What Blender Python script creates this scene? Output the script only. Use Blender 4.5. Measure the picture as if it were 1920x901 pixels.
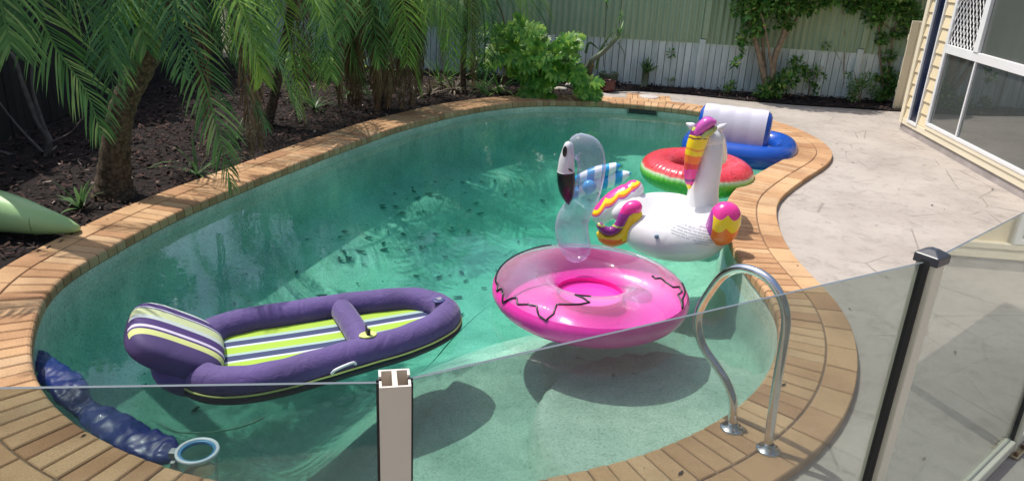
import bpy, bmesh, math, random
from mathutils import Vector, Matrix, noise
from mathutils.geometry import tessellate_polygon
random.seed(7)
R = math.radians
for o in list(bpy.data.objects): bpy.data.objects.remove(o)
scene = bpy.context.scene
COL = scene.collection
V = Vector

# ------------------------------------------------------------------ camera
FPX, TH, ROLL, H = 1440.0, R(21.5), R(3.1), 1.88
Fw = V((0, math.cos(TH), -math.sin(TH)))
R0 = V((1, 0, 0)); U0 = R0.cross(Fw)
CR = R0*math.cos(ROLL)+U0*math.sin(ROLL)
CU = U0*math.cos(ROLL)-R0*math.sin(ROLL)
CP = V((0, 0, H))
cam = bpy.data.cameras.new('camera'); co = bpy.data.objects.new('camera', cam); COL.objects.link(co)
m = Matrix((CR, CU, -Fw)).transposed().to_4x4(); m.translation = CP
co.matrix_world = m
cam.sensor_width = 36; cam.lens = 36*FPX/1920; cam.clip_start = .05; cam.clip_end = 3000
scene.camera = co

def ray(x, y): return Fw+CR*((x-960)/FPX)+CU*((450.5-y)/FPX)
def at(x, y, z=0.0):
    d = ray(x, y); return CP+d*((z-H)/d.z)
def atY(x, y, Y):
    d = ray(x, y); return CP+d*(Y/d.y)
def atplane(x, y, p0, n):
    d = ray(x, y); return CP+d*((p0-CP).dot(n)/d.dot(n))

# ------------------------------------------------------------------ light
SUN_EL, SUN_AZV = R(64), V((-.87, .48, 0)).normalized()
sd = SUN_AZV*math.cos(SUN_EL)+V((0, 0, math.sin(SUN_EL)))
w = bpy.data.worlds.new('World'); scene.world = w; w.use_nodes = True
nt = w.node_tree
sky = nt.nodes.new('ShaderNodeTexSky'); sky.sky_type = 'NISHITA'; sky.sun_disc = False
sky.sun_elevation = SUN_EL; sky.sun_rotation = math.atan2(SUN_AZV.x, SUN_AZV.y)
sky.air_density = 1.0; sky.dust_density = 2.5; sky.ozone_density = .8
bg = nt.nodes['Background']; bg.inputs[1].default_value = .15
nt.links.new(sky.outputs[0], bg.inputs[0])
sl = bpy.data.lights.new('sun', 'SUN'); sl.energy = 3.45; sl.angle = R(.6); sl.color = (1, .95, .88)
so = bpy.data.objects.new('sun', sl); COL.objects.link(so)
so.rotation_euler = sd.to_track_quat('Z', 'Y').to_euler(); so.location = sd*20
scene.view_settings.view_transform = 'Standard'; scene.view_settings.look = 'None'
scene.view_settings.gamma = 1; scene.view_settings.use_curve_mapping = False
scene.view_settings.exposure = .38
try:
    scene.cycles.max_bounces = 14; scene.cycles.transparent_max_bounces = 24
    scene.cycles.caustics_reflective = False; scene.cycles.caustics_refractive = False
    scene.cycles.sample_clamp_indirect = 4
except Exception: pass

# ------------------------------------------------------------------ materials
class NB:
    def __init__(s, name):
        s.m = bpy.data.materials.new(name); s.m.use_nodes = True; s.t = s.m.node_tree
        s.p = s.t.nodes['Principled BSDF']; s.out = s.t.nodes['Material Output']
    def n(s, typ, **kw):
        nd = s.t.nodes.new(typ)
        for k, v in kw.items():
            if k.startswith('i_'):
                key = k[2:]; key = int(key) if key.isdigit() else key.replace('_', ' ')
                if hasattr(v, 'is_linked') or isinstance(v, bpy.types.NodeSocket): s.t.links.new(v, nd.inputs[key])
                else: nd.inputs[key].default_value = v
            else: setattr(nd, k, v)
        return nd
    def l(s, a, b): s.t.links.new(a, b)
    def coord(s, kind='Object'): return s.n('ShaderNodeTexCoord').outputs[kind]
    def geo(s): return s.n('ShaderNodeNewGeometry')
    def noise(s, vec, scale, detail=3, rough=.5, dist=0):
        nd = s.n('ShaderNodeTexNoise'); s.l(vec, nd.inputs['Vector'])
        nd.inputs['Scale'].default_value = scale; nd.inputs['Detail'].default_value = detail
        nd.inputs['Roughness'].default_value = rough; nd.inputs['Distortion'].default_value = dist
        return nd.outputs[0]
    def ramp(s, fac, stops, interp='LINEAR'):
        nd = s.n('ShaderNodeValToRGB'); cr = nd.color_ramp; cr.interpolation = interp
        while len(cr.elements) < len(stops): cr.elements.new(.5)
        for e, (p, c) in zip(cr.elements, stops):
            e.position = p; e.color = (*c, 1) if len(c) == 3 else c
        s.l(fac, nd.inputs[0]); return nd.outputs[0]
    def mix(s, f, a, b, mode='MIX'):
        nd = s.n('ShaderNodeMix', data_type='RGBA', blend_type=mode)
        for sock, v in ((nd.inputs[0], f), (nd.inputs[6], a), (nd.inputs[7], b)):
            if isinstance(v, bpy.types.NodeSocket): s.l(v, sock)
            elif isinstance(v, tuple): sock.default_value = (*v, 1) if len(v) == 3 else v
            else: sock.default_value = v
        return nd.outputs[2]
    def math(s, op, a, b=0.0, c=0.0, clamp=False):
        nd = s.n('ShaderNodeMath', operation=op, use_clamp=clamp)
        for i, v in enumerate((a, b, c)):
            if isinstance(v, bpy.types.NodeSocket): s.l(v, nd.inputs[i])
            else: nd.inputs[i].default_value = v
        return nd.outputs[0]
    def xyz(s, vec):
        nd = s.n('ShaderNodeSeparateXYZ'); s.l(vec, nd.inputs[0]); return nd.outputs
    def bump(s, h, strength=.3, dist=.01):
        nd = s.n('ShaderNodeBump'); nd.inputs['Strength'].default_value = strength; nd.inputs['Distance'].default_value = dist
        s.l(h, nd.inputs['Height']); s.l(nd.outputs[0], s.p.inputs['Normal']); return nd.outputs[0]
    def col(s, c):
        if isinstance(c, tuple): s.p.inputs['Base Color'].default_value = (*c, 1)
        else: s.l(c, s.p.inputs['Base Color'])
    def set(s, **kw):
        for k, v in kw.items(): s.p.inputs[k.replace('_', ' ')].default_value = v
        return s

def simple(name, c, rough=.5, var=.12, scale=8, bump=0, bscale=40, **kw):
    b = NB(name); b.set(Roughness=rough, **kw)
    co_ = b.coord(); nz = b.noise(co_, scale, 4)
    lo = tuple(x*(1-var) for x in c); hi = tuple(min(1, x*(1+var)) for x in c)
    b.col(b.ramp(nz, [(.3, lo), (.7, hi)]))
    if bump: b.bump(b.noise(co_, bscale, 4), bump, .004)
    return b.m

def leafmat(name, stops, rough=.38, trans=.42, spec=.4):
    b = NB(name); g = b.geo()
    c = b.ramp(g.outputs['Random Per Island'], stops)
    nz = b.noise(b.coord(), 3, 3)
    c = b.mix(1.0, c, b.ramp(nz, [(.3, (.75, .75, .75)), (.7, (1.15, 1.15, 1.1))]), 'MULTIPLY')
    b.col(c); b.set(Roughness=rough); b.p.inputs['Specular IOR Level'].default_value = spec
    tr = b.n('ShaderNodeBsdfTranslucent'); b.l(c, tr.inputs[0])
    mx = b.n('ShaderNodeMixShader'); mx.inputs[0].default_value = trans
    b.l(b.p.outputs[0], mx.inputs[1]); b.l(tr.outputs[0], mx.inputs[2]); b.l(mx.outputs[0], b.out.inputs[0])
    return b.m

def both_sides(b, ior):
    bf = b.geo().outputs['Backfacing']
    return b.math('ADD', ior, b.math('MULTIPLY', bf, 1/ior-ior))

def clearmat(name, tint, diff=(.8, .85, .95), d=.08, rough=.03, refl=1.0, bumpy=0, edge=0):
    """thin clear sheet: tinted transparency, a little milk, mirror by fresnel"""
    b = NB(name)
    tr = b.n('ShaderNodeBsdfTransparent'); tr.inputs[0].default_value = (*tint, 1)
    gl = b.n('ShaderNodeBsdfGlossy'); gl.inputs['Roughness'].default_value = rough; gl.inputs[0].default_value = (refl, refl, refl, 1)
    fr = b.n('ShaderNodeFresnel'); b.l(both_sides(b, 1.45), fr.inputs[0])
    if bumpy:
        bp = b.n('ShaderNodeBump'); bp.inputs['Strength'].default_value = bumpy; bp.inputs['Distance'].default_value = .02
        b.l(b.noise(b.coord(), 7, 3), bp.inputs['Height']); b.l(bp.outputs[0], gl.inputs['Normal']); b.l(bp.outputs[0], fr.inputs['Normal'])
    di = b.n('ShaderNodeBsdfDiffuse'); di.inputs[0].default_value = (*diff, 1)
    m1 = b.n('ShaderNodeMixShader'); b.l(b.math('MULTIPLY', b.ramp(b.noise(b.coord(), 5, 5, .7, 1.0), [(.35, (.4, .4, .4)), (.7, (1.8, 1.8, 1.8))]), d), m1.inputs[0]);
    if edge:
        lw = b.n('ShaderNodeLayerWeight'); lw.inputs[0].default_value = .35
        b.l(b.math('ADD', d, b.math('MULTIPLY', b.math('POWER', lw.outputs['Facing'], 2.0), edge), clamp=True), m1.inputs[0])
    b.l(tr.outputs[0], m1.inputs[1]); b.l(di.outputs[0], m1.inputs[2])
    m2 = b.n('ShaderNodeMixShader'); b.l(fr.outputs[0], m2.inputs[0]); b.l(m1.outputs[0], m2.inputs[1]); b.l(gl.outputs[0], m2.inputs[2])
    b.l(m2.outputs[0], b.out.inputs[0]); return b.m

M = {}
# brick pavers of the coping
b = NB('brick_pavers'); g = b.geo(); oc = b.coord()
c = b.ramp(g.outputs['Random Per Island'], [(0, (.40, .215, .105)), (.25, (.47, .27, .135)), (.5, (.52, .315, .16)), (.75, (.56, .355, .19)), (1, (.50, .33, .185))])
fine = b.noise(oc, 160, 3, .7); c = b.mix(1.0, c, b.ramp(fine, [(.3, (.72, .70, .66)), (.5, (1, 1, 1)), (.75, (1.22, 1.2, 1.15))]), 'MULTIPLY')
st = b.noise(oc, 2.2, 5, .6); c = b.mix(1.0, c, b.ramp(st, [(.35, (.75, .70, .66)), (.55, (1, 1, 1)), (.75, (1.1, 1.08, 1.05))]), 'MULTIPLY')
b.col(c); b.set(Roughness=.85); b.bump(fine, .5, .003); M['brick'] = b.m
M['mortar'] = simple('mortar', (.19, .125, .08), .95, .3, 30)
# stamped concrete deck
b = NB('stamped_concrete'); oc = b.coord()
n1 = b.noise(oc, 1.1, 6, .65, .3); n2 = b.noise(oc, 9, 6, .75, .6); n3 = b.noise(oc, 60, 3, .6)
c = b.ramp(n1, [(.3, (.31, .272, .238)), (.5, (.38, .338, .298)), (.7, (.44, .395, .35))])
c = b.mix(1.0, c, b.ramp(n2, [(.3, (.74, .73, .72)), (.48, (1, 1, 1)), (.75, (1.07, 1.06, 1.05))]), 'MULTIPLY')
warp = b.n('ShaderNodeMix', data_type='RGBA'); warp.inputs[0].default_value = .012
nzc = b.n('ShaderNodeTexNoise'); nzc.inputs['Scale'].default_value = 1.5; b.l(oc, nzc.inputs['Vector']); b.l(oc, warp.inputs[6]); b.l(nzc.outputs['Color'], warp.inputs[7])
vo = b.n('ShaderNodeTexVoronoi', feature='DISTANCE_TO_EDGE'); vo.inputs['Scale'].default_value = 1.45; b.l(warp.outputs[2], vo.inputs['Vector'])
brk = b.ramp(b.noise(oc, 2.3, 3), [(.46, (0, 0, 0)), (.56, (1, 1, 1))])
ln = b.ramp(vo.outputs['Distance'], [(.0, (1, 1, 1)), (.006, (.8, .8, .8)), (.013, (0, 0, 0))])
lines = b.math('MULTIPLY', ln, brk)
c = b.mix(b.math('MULTIPLY', lines, .45), c, (.16, .14, .13))
# slate texture scratches
mp = b.n('ShaderNodeMapping'); b.l(oc, mp.inputs[0]); mp.inputs['Scale'].default_value = (2.2, 9, 1); mp.inputs['Rotation'].default_value = (0, 0, R(35))
sc = b.noise(mp.outputs[0], 4, 5, .7, 1.2); scr = b.ramp(sc, [(.485, (0, 0, 0)), (.5, (1, 1, 1)), (.515, (0, 0, 0))])
c = b.mix(b.math('MULTIPLY', scr, .22), c, (.2, .17, .155))
b.col(c); b.set(Roughness=.8)
hh = b.math('SUBTRACT', b.math('ADD', b.math('MULTIPLY', n2, .6), b.math('MULTIPLY', n3, .15)), b.math('MULTIPLY', lines, .9))
b.bump(hh, .35, .02); M['deck'] = b.m
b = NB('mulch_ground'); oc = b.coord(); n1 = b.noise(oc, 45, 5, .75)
b.col(b.ramp(n1, [(.3, (.004, .002, .0015)), (.5, (.012, .0055, .004)), (.72, (.04, .017, .012))])); b.set(Roughness=.95); b.bump(n1, 1, .03); M['mulch'] = b.m  # ground tones deepened to stand in for shade on the bed
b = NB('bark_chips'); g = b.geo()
b.col(b.ramp(g.outputs['Random Per Island'], [(0, (.006, .003, .002)), (.5, (.022, .008, .006)), (.85, (.055, .022, .015)), (.97, (.10, .055, .04)), (1, (.36, .30, .25))])); b.set(Roughness=.9); M['chips'] = b.m  # chip tones darkened in place of the shade under the palms
M['dirt'] = simple('dry_soil', (.12, .10, .06), .95, .4, 2)
# pebble pool interior
b = NB('pebble_render'); oc = b.coord()
n1 = b.noise(oc, 70, 3, .7); n2 = b.noise(oc, 1.0, 5, .6, .6); n3 = b.noise(oc, 4, 5, .7, .5)
c = b.ramp(n1, [(.32, (.36, .38, .31)), (.45, (.62, .64, .55)), (.62, (.73, .73, .64)), (.75, (.84, .82, .74))])
c = b.mix(1.0, c, b.ramp(n2, [(.36, (.70, .78, .74)), (.5, (.92, .95, .92)), (.64, (1.15, 1.12, 1.06))]), 'MULTIPLY')
c = b.mix(1.0, c, b.ramp(n3, [(.3, (.72, .78, .74)), (.55, (1, 1, 1))]), 'MULTIPLY')
pz = b.xyz(b.geo().outputs['Position'])
alg = b.ramp(pz[2], [(0, (1, 1, 1)), (1, (1, 1, 1))])
b.col(c); b.set(Roughness=.85); b.bump(n1, .4, .004); M['pebble'] = b.m
# water
b = NB('pool_water'); oc = b.coord()
tr = b.n('ShaderNodeBsdfTransparent'); gl = b.n('ShaderNodeBsdfGlossy'); gl.inputs['Roughness'].default_value = .015
fr = b.n('ShaderNodeFresnel'); b.l(both_sides(b, 1.42), fr.inputs[0])
bp = b.n('ShaderNodeBump'); bp.inputs['Strength'].default_value = .16; bp.inputs['Distance'].default_value = .012
mpw = b.n('ShaderNodeMapping'); mpw.inputs['Rotation'].default_value = (0, 0, .5); mpw.inputs['Scale'].default_value = (1, 1.6, 1); b.l(oc, mpw.inputs[0])
hw = b.math('ADD', b.noise(mpw.outputs[0], 3.2, 2, .4, .3), b.math('MULTIPLY', b.noise(mpw.outputs[0], 17, 2, .5), .16))
b.l(hw, bp.inputs['Height']); b.l(bp.outputs[0], gl.inputs['Normal']); b.l(bp.outputs[0], fr.inputs['Normal'])
mx = b.n('ShaderNodeMixShader'); b.l(fr.outputs[0], mx.inputs[0]); b.l(tr.outputs[0], mx.inputs[1]); b.l(gl.outputs[0], mx.inputs[2])
b.l(mx.outputs[0], b.out.inputs[0])
va = b.n('ShaderNodeVolumeAbsorption'); va.inputs[0].default_value = (.09, .86, .74, 1); va.inputs[1].default_value = .70
vs_ = b.n('ShaderNodeVolumeScatter'); vs_.inputs[0].default_value = (.12, .93, .74, 1); vs_.inputs[1].default_value = .13
ad = b.n('ShaderNodeAddShader'); b.l(va.outputs[0], ad.inputs[0]); b.l(vs_.outputs[0], ad.inputs[1])
b.l(ad.outputs[0], b.out.inputs['Volume']); M['water'] = b.m

M['glass'] = clearmat('tinted_fence_glass', (.65, .70, .69), (.4, .44, .42), .008, .01)
M['glass_edge'] = simple('glass_edge', (.13, .15, .16), .15)
M['gasket'] = simple('black_rubber_gasket', (.012, .012, .014), .45)
M['beige'] = simple('beige_powdercoat', (.72, .65, .57), .38, .04, 3)
M['cream_post'] = simple('cream_powdercoat', (.66, .62, .50), .35, .04, 3)
M['cap'] = simple('charcoal_plastic_cap', (.035, .038, .05), .35)
M['steel'] = simple('stainless_steel', (.62, .62, .62), .16, .1, 25, Metallic=1.0)
M['brass'] = simple('weathered_brass', (.45, .36, .22), .4, .3, 40, Metallic=.6)
M['bolt'] = simple('rusted_bolt', (.12, .06, .03), .6)
M['cream_wall'] = simple('cream_weatherboard_paint', (.74, .62, .40), .55, .05, 2)
M['cream_trim'] = simple('pale_cream_trim_paint', (.78, .70, .52), .5, .05, 2)
M['white_alu'] = simple('white_aluminium', (.78, .78, .76), .35, .04, 3)
M['slab'] = simple('grey_slab_edge', (.36, .32, .30), .85, .2, 5, .4)
b = NB('window_glass'); b.col((.06, .07, .066)); b.set(Roughness=.02, IOR=2.5); M['win'] = b.m  # base colour lightened to stand in for reflections on the lower panes
b = NB('window_curtain_glass'); oc = b.xyz(b.coord()); wv = b.math('SINE', b.math('MULTIPLY', oc[1], 60))
b.col(b.ramp(b.math('ADD', b.math('MULTIPLY', wv, .5), .5), [(0, (.09, .1, .09)), (1, (.13, .14, .125))])); b.set(Roughness=.03, IOR=1.7); M['win_up'] = b.m
b = NB('navy_blind_glass'); oc = b.coord(); b.col(b.ramp(b.noise(oc, 5, 4), [(.3, (.006, .010, .03)), (.7, (.016, .022, .05))])); b.set(Roughness=.12, IOR=1.5); M['navy'] = b.m
M['screen_back'] = simple('dark_room_behind_screen', (.01, .01, .01), .9)
# fences
b = NB('white_palings'); oc = b.coord(); g = b.geo()
c = b.ramp(g.outputs['Random Per Island'], [(0, (.54, .60, .57)), (1, (.68, .74, .70))])
mp = b.n('ShaderNodeMapping'); mp.inputs['Scale'].default_value = (6, 6, .8); b.l(oc, mp.inputs[0])
c = b.mix(1.0, c, b.ramp(b.noise(mp.outputs[0], 3, 5, .7), [(.3, (.7, .73, .72)), (.55, (1, 1, 1))]), 'MULTIPLY')
b.col(c); b.set(Roughness=.75); M['paling'] = b.m
b = NB('green_corrugated_steel'); oc = b.coord()
mp = b.n('ShaderNodeMapping'); mp.inputs['Scale'].default_value = (5, 5, .5); b.l(oc, mp.inputs[0])
b.col(b.ramp(b.noise(mp.outputs[0], 2, 5, .7), [(.3, (.27, .36, .22)), (.7, (.36, .45, .29))])); b.set(Roughness=.5); M['green_steel'] = b.m
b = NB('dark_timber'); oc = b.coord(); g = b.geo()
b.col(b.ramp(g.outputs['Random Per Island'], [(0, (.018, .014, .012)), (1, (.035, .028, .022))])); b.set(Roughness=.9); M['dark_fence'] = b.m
# plants
M['frond'] = leafmat('palm_frond_green', [(0, (.05, .15, .035)), (.4, (.13, .29, .07)), (.75, (.24, .43, .12)), (1, (.42, .56, .18))])  # brightest stops put sunlit highlights into the leaflet colour
M['frond_dark'] = leafmat('palm_frond_deep_green', [(0, (.04, .13, .045)), (.6, (.09, .22, .07)), (1, (.18, .33, .12))])
M['frond_lime'] = leafmat('palm_frond_lime', [(0, (.12, .26, .04)), (.5, (.25, .44, .06)), (1, (.42, .58, .11))])
M['frond_dead'] = leafmat('dead_palm_frond', [(0, (.10, .06, .035)), (.5, (.19, .12, .07)), (1, (.32, .23, .14))], .8, .15, .1)
M['phil'] = leafmat('philodendron_leaf', [(0, (.07, .22, .035)), (.5, (.15, .37, .05)), (1, (.36, .56, .08))], .35)
M['shrub'] = leafmat('shrub_leaf', [(0, (.05, .15, .035)), (.5, (.12, .30, .06)), (.85, (.25, .46, .10)), (1, (.50, .58, .18))], .35)
M['strap'] = leafmat('strappy_leaf', [(0, (.06, .14, .05)), (1, (.16, .28, .10))], .4)
M['strap_dead'] = leafmat('withered_leaf', [(0, (.14, .12, .10)), (1, (.33, .28, .22))], .8, .1, .1)
b = NB('palm_trunk_bark'); oc = b.coord(); z_ = b.xyz(oc)
rng = b.noise(oc, 26, 4, .7); v2 = b.n('ShaderNodeTexVoronoi'); v2.inputs['Scale'].default_value = 38; b.l(oc, v2.inputs['Vector'])
b.col(b.ramp(v2.outputs['Distance'], [(.0, (.16, .115, .075)), (.5, (.085, .058, .036)), (.9, (.03, .02, .013))])); b.set(Roughness=.95); b.bump(v2.outputs['Distance'], -.9, .02); M['trunk'] = b.m
M['bark'] = simple('tan_bark', (.26, .19, .12), .9, .35, 18, .6, 60)
M['greystem'] = simple('grey_dead_wood', (.13, .115, .105), .9, .3, 18)
M['terracotta'] = simple('dark_red_glaze', (.10, .025, .02), .35, .2, 8)
M['greenpot'] = simple('mossy_green_glaze', (.14, .17, .10), .5, .2, 12)
M['thatch'] = simple('straw_stem', (.42, .30, .12), .9, .4, 60, .5, 90)
# vinyl
def vinyl(name, c, rough=.25, **kw):
    b = NB(name); b.set(Roughness=rough, **kw); b.p.inputs['Coat Weight'].default_value = .25
    nz = b.noise(b.coord(), 6, 3)
    b.col(b.ramp(nz, [(.3, tuple(x*.93 for x in c)), (.7, tuple(min(1, x*1.04) for x in c))]))
    b.bump(b.noise(b.coord(), 11, 3, .5, .4), .18, .015); return b
M['blue'] = vinyl('royal_blue_vinyl', (.008, .075, .42)).m
M['blue_dark'] = vinyl('dark_blue_cover', (.003, .014, .15), .45).m
M['white_vinyl'] = vinyl('white_vinyl', (.70, .70, .71)).m
M['lilac'] = vinyl('pale_lilac_vinyl', (.66, .58, .64), .35).m
M['pink'] = vinyl('hot_pink_vinyl', (.86, .05, .42)).m
M['pinkfilm'] = clearmat('translucent_pink_vinyl', (.95, .22, .62), (.9, .07, .42), .62, .08, bumpy=.15)
M['clear'] = clearmat('clear_vinyl', (.93, .955, .98), (.70, .76, .84), .05, .05, bumpy=.3, edge=.5)
M['clear_neck'] = clearmat('clear_lilac_vinyl', (.90, .91, .97), (.64, .68, .84), .12, .05, bumpy=.3, edge=.7)
M['black'] = simple('black_ink', (.006, .006, .008), .3)
M['redink'] = simple('red_ink', (.7, .02, .03), .3)
b = NB('kayak_green'); b.col(b.ramp(b.noise(b.coord(), 3, 3), [(.3, (.36, .58, .25)), (.7, (.41, .63, .29))])); b.set(Roughness=.4); M['palegreen'] = b.m
M['palegreen_dark'] = simple('pale_green_seam', (.16, .30, .11), .5)

def fabric(name, c, var=.18):
    b = NB(name); oc = b.coord()
    nz = b.noise(oc, 5, 4); fz = b.noise(oc, 300, 2)
    cc = b.ramp(nz, [(.3, tuple(x*(1-var) for x in c)), (.7, tuple(x*(1+var) for x in c))]); b.col(cc); b.set(Roughness=.75)
    b.p.inputs['Sheen Weight'].default_value = .25
    b.bump(b.math('ADD', b.math('MULTIPLY', b.noise(oc, 9, 4, .6, 1.0), 1), b.math('MULTIPLY', fz, .08)), .6, .02); return b.m
M['purple'] = fabric('purple_fabric', (.086, .050, .190))
M['lime_cord'] = simple('lime_piping', (.62, .66, .20), .6)
M['white_cord'] = simple('white_rope', (.75, .75, .78), .7)
M['navybase'] = simple('black_underside', (.008, .01, .02), .5)
def stripes(name, stops, lo, hi, axis=1):
    b = NB(name); x = b.xyz(b.coord())[axis]
    mr = b.n('ShaderNodeMapRange'); mr.inputs[1].default_value = lo; mr.inputs[2].default_value = hi; b.l(x, mr.inputs[0])
    b.col(b.ramp(mr.outputs[0], stops, 'CONSTANT')); b.set(Roughness=.7); b.bump(b.noise(b.coord(), 12, 3), .2, .01); return b.m
lime, nav, wh, pg = (.33, .50, .045), (.03, .045, .12), (.50, .53, .57), (.33, .46, .42)

# ------------------------------------------------------------------ mesh helpers
def link(name, bm, mats, parent=None, smooth=True):
    bmesh.ops.recalc_face_normals(bm, faces=bm.faces) if getattr(bm, 'recalc', True) is True and False else None
    me = bpy.data.meshes.new(name); bm.to_mesh(me); bm.free()
    for mm in (mats if isinstance(mats, (list, tuple)) else [mats]): me.materials.append(mm)
    if smooth:
        for p in me.polygons: p.use_smooth = True
    o = bpy.data.objects.new(name, me); COL.objects.link(o)
    if parent: o.parent = parent
    return o
def tag(o, label, cat, group=None, kind=None):
    if label: o['label'] = label
    if cat: o['category'] = cat
    if group: o['group'] = group
    if kind: o['kind'] = kind
    return o
def struct(o): o['kind'] = 'structure'; return o
def thing(name, label, cat, loc=(0, 0, 0), rz=0, group=None):
    o = bpy.data.objects.new(name, None); COL.objects.link(o); o.location = loc; o.rotation_euler = (0, 0, rz); o.empty_display_size = .1
    return tag(o, label, cat, group)
def box(bm, c, s, rz=0, mi=0, rot=None):
    mt = Matrix.Translation(V(c)) @ (rot if rot else Matrix.Rotation(rz, 4, 'Z')) @ Matrix.Diagonal((*s, 1))
    r = bmesh.ops.create_cube(bm, size=1, matrix=mt)
    fs = {f for v in r['verts'] for f in v.link_faces}
    for f in fs: f.material_index = mi
    return r['verts']
def bevel(bm, w=.004, seg=2):
    bmesh.ops.bevel(bm, geom=bm.edges[:], offset=w, segments=seg, affect='EDGES', profile=.6)
def catmull(pts, n=8, closed=False):
    pts = [V(p) for p in pts]; out = []; L = len(pts)
    rng = range(L if closed else L-1)
    for i in rng:
        if closed: p0, p1, p2, p3 = pts[(i-1) % L], pts[i], pts[(i+1) % L], pts[(i+2) % L]
        else: p0, p1, p2, p3 = pts[max(i-1, 0)], pts[i], pts[i+1], pts[min(i+2, L-1)]
        for k in range(n):
            t = k/n
            out.append(.5*((2*p1)+(p2-p0)*t+(2*p0-5*p1+4*p2-p3)*t*t+(3*p1-p0-3*p2+p3)*t**3))
    if not closed: out.append(pts[-1])
    return out
def tube(bm, pts, rad, seg=10, closed=False, caps=True, mi=0, squash=None, round_end=False):
    """sweep with parallel transport; rad number or list; squash=(a,b) scales the two section axes"""
    pts = [V(p) for p in pts]; n = len(pts)
    if not hasattr(rad, '__len__'): rad = [rad]*n
    rad = list(rad)
    tang = []
    for i in range(n):
        if closed: t = pts[(i+1) % n]-pts[i-1]
        else: t = pts[min(i+1, n-1)]-pts[max(i-1, 0)]
        tang.append(t.normalized() if t.length > 1e-9 else V((0, 0, 1)))
    up = V((0, 0, 1)) if abs(tang[0].z) < .9 else V((0, 1, 0))
    a = (up-tang[0]*up.dot(tang[0])).normalized(); rings = []
    for i in range(n):
        t = tang[i]
        a = (a-t*a.dot(t)).normalized()
        if closed:
            a = (V((0, 0, 1))-t*t.z).normalized()
        bb = t.cross(a); sa, sb = squash or (1, 1)
        rings.append([bm.verts.new(pts[i]+(a*math.cos(2*math.pi*k/seg)*sa+bb*math.sin(2*math.pi*k/seg)*sb)*rad[i]) for k in range(seg)])
    m_ = n if closed else n-1
    for i in range(m_):
        A, B = rings[i], rings[(i+1) % n]
        for k in range(seg):
            f = bm.faces.new((A[k], A[(k+1) % seg], B[(k+1) % seg], B[k])); f.material_index = mi
    if caps and not closed:
        f = bm.faces.new(rings[0]); f.material_index = mi
        f = bm.faces.new(rings[-1][::-1]); f.material_index = mi
    return rings
def rounded(pts, rad, ends=(True, True)):
    """add tapered end rings so that a tube closes like a balloon"""
    pts = [V(p) for p in pts]; rad = list(rad)
    if ends[0]:
        d = (pts[0]-pts[1]).normalized(); r = rad[0]
        ex = [(pts[0]+d*r*math.sin(t), r*math.cos(t)) for t in (1.5, 1.2, .9, .5)]
        pts = [e[0] for e in ex]+pts; rad = [max(e[1], .0005) for e in ex]+rad
    if ends[1]:
        d = (pts[-1]-pts[-2]).normalized(); r = rad[-1]
        ex = [(pts[-1]+d*r*math.sin(t), r*math.cos(t)) for t in (.5, .9, 1.2, 1.5)]
        pts = pts+[e[0] for e in ex]; rad = rad+[max(e[1], .0005) for e in ex]
    return pts, rad
def interp(vals, n):
    out = []
    for i in range(n):
        t = i/(n-1)*(len(vals)-1); k = min(int(t), len(vals)-2); out.append(vals[k]+(vals[k+1]-vals[k])*(t-k))
    return out
def balloon(bm, pts, rads, seg=20, n=6, ends=(True, True), **kw):
    p = catmull(pts, n); r = [x.x for x in catmull([(q, 0, 0) for q in rads], n)]
    p, r = rounded(p, r, ends); return tube(bm, p, r, seg, **kw)
def superell(bm, c, r, e1=.8, e2=.8, rot=None, nu=40, nv=22, mi=0, fn=None):
    """super-ellipsoid"""
    sg = lambda x, e: math.copysign(abs(x)**e, x)
    rot = rot or Matrix.Identity(4); grid = []
    for j in range(nv+1):
        v = -math.pi/2+math.pi*j/nv; row = []
        for i in range(nu):
            u = 2*math.pi*i/nu
            p = V((r[0]*sg(math.cos(v), e1)*sg(math.cos(u), e2), r[1]*sg(math.cos(v), e1)*sg(math.sin(u), e2), r[2]*sg(math.sin(v), e1)))
            if fn: p = fn(p)
            row.append(p)
        grid.append(row)
    vb = bm.verts.new(V(c)+(rot @ grid[0][0])); vt = bm.verts.new(V(c)+(rot @ grid[-1][0]))
    rows = [[bm.verts.new(V(c)+(rot @ p)) for p in row] for row in grid[1:-1]]
    for i in range(nu):
        bm.faces.new((vb, rows[0][(i+1) % nu], rows[0][i])).material_index = mi
        bm.faces.new((vt, rows[-1][i], rows[-1][(i+1) % nu])).material_index = mi
        for j in range(len(rows)-1):
            bm.faces.new((rows[j][i], rows[j][(i+1) % nu], rows[j+1][(i+1) % nu], rows[j+1][i])).material_index = mi
def poly(bm, pts, z, holes=None):
    vs = [V((p[0], p[1], z)) for p in pts]
    tr = tessellate_polygon([vs]); bv = [bm.verts.new(v) for v in vs]
    for t in tr:
        a, b_, c_ = (bv[i] for i in t)
        n = (b_.co-a.co).cross(c_.co-a.co)
        try: bm.faces.new((a, b_, c_) if n.z > 0 else (a, c_, b_))
        except ValueError: pass

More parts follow.
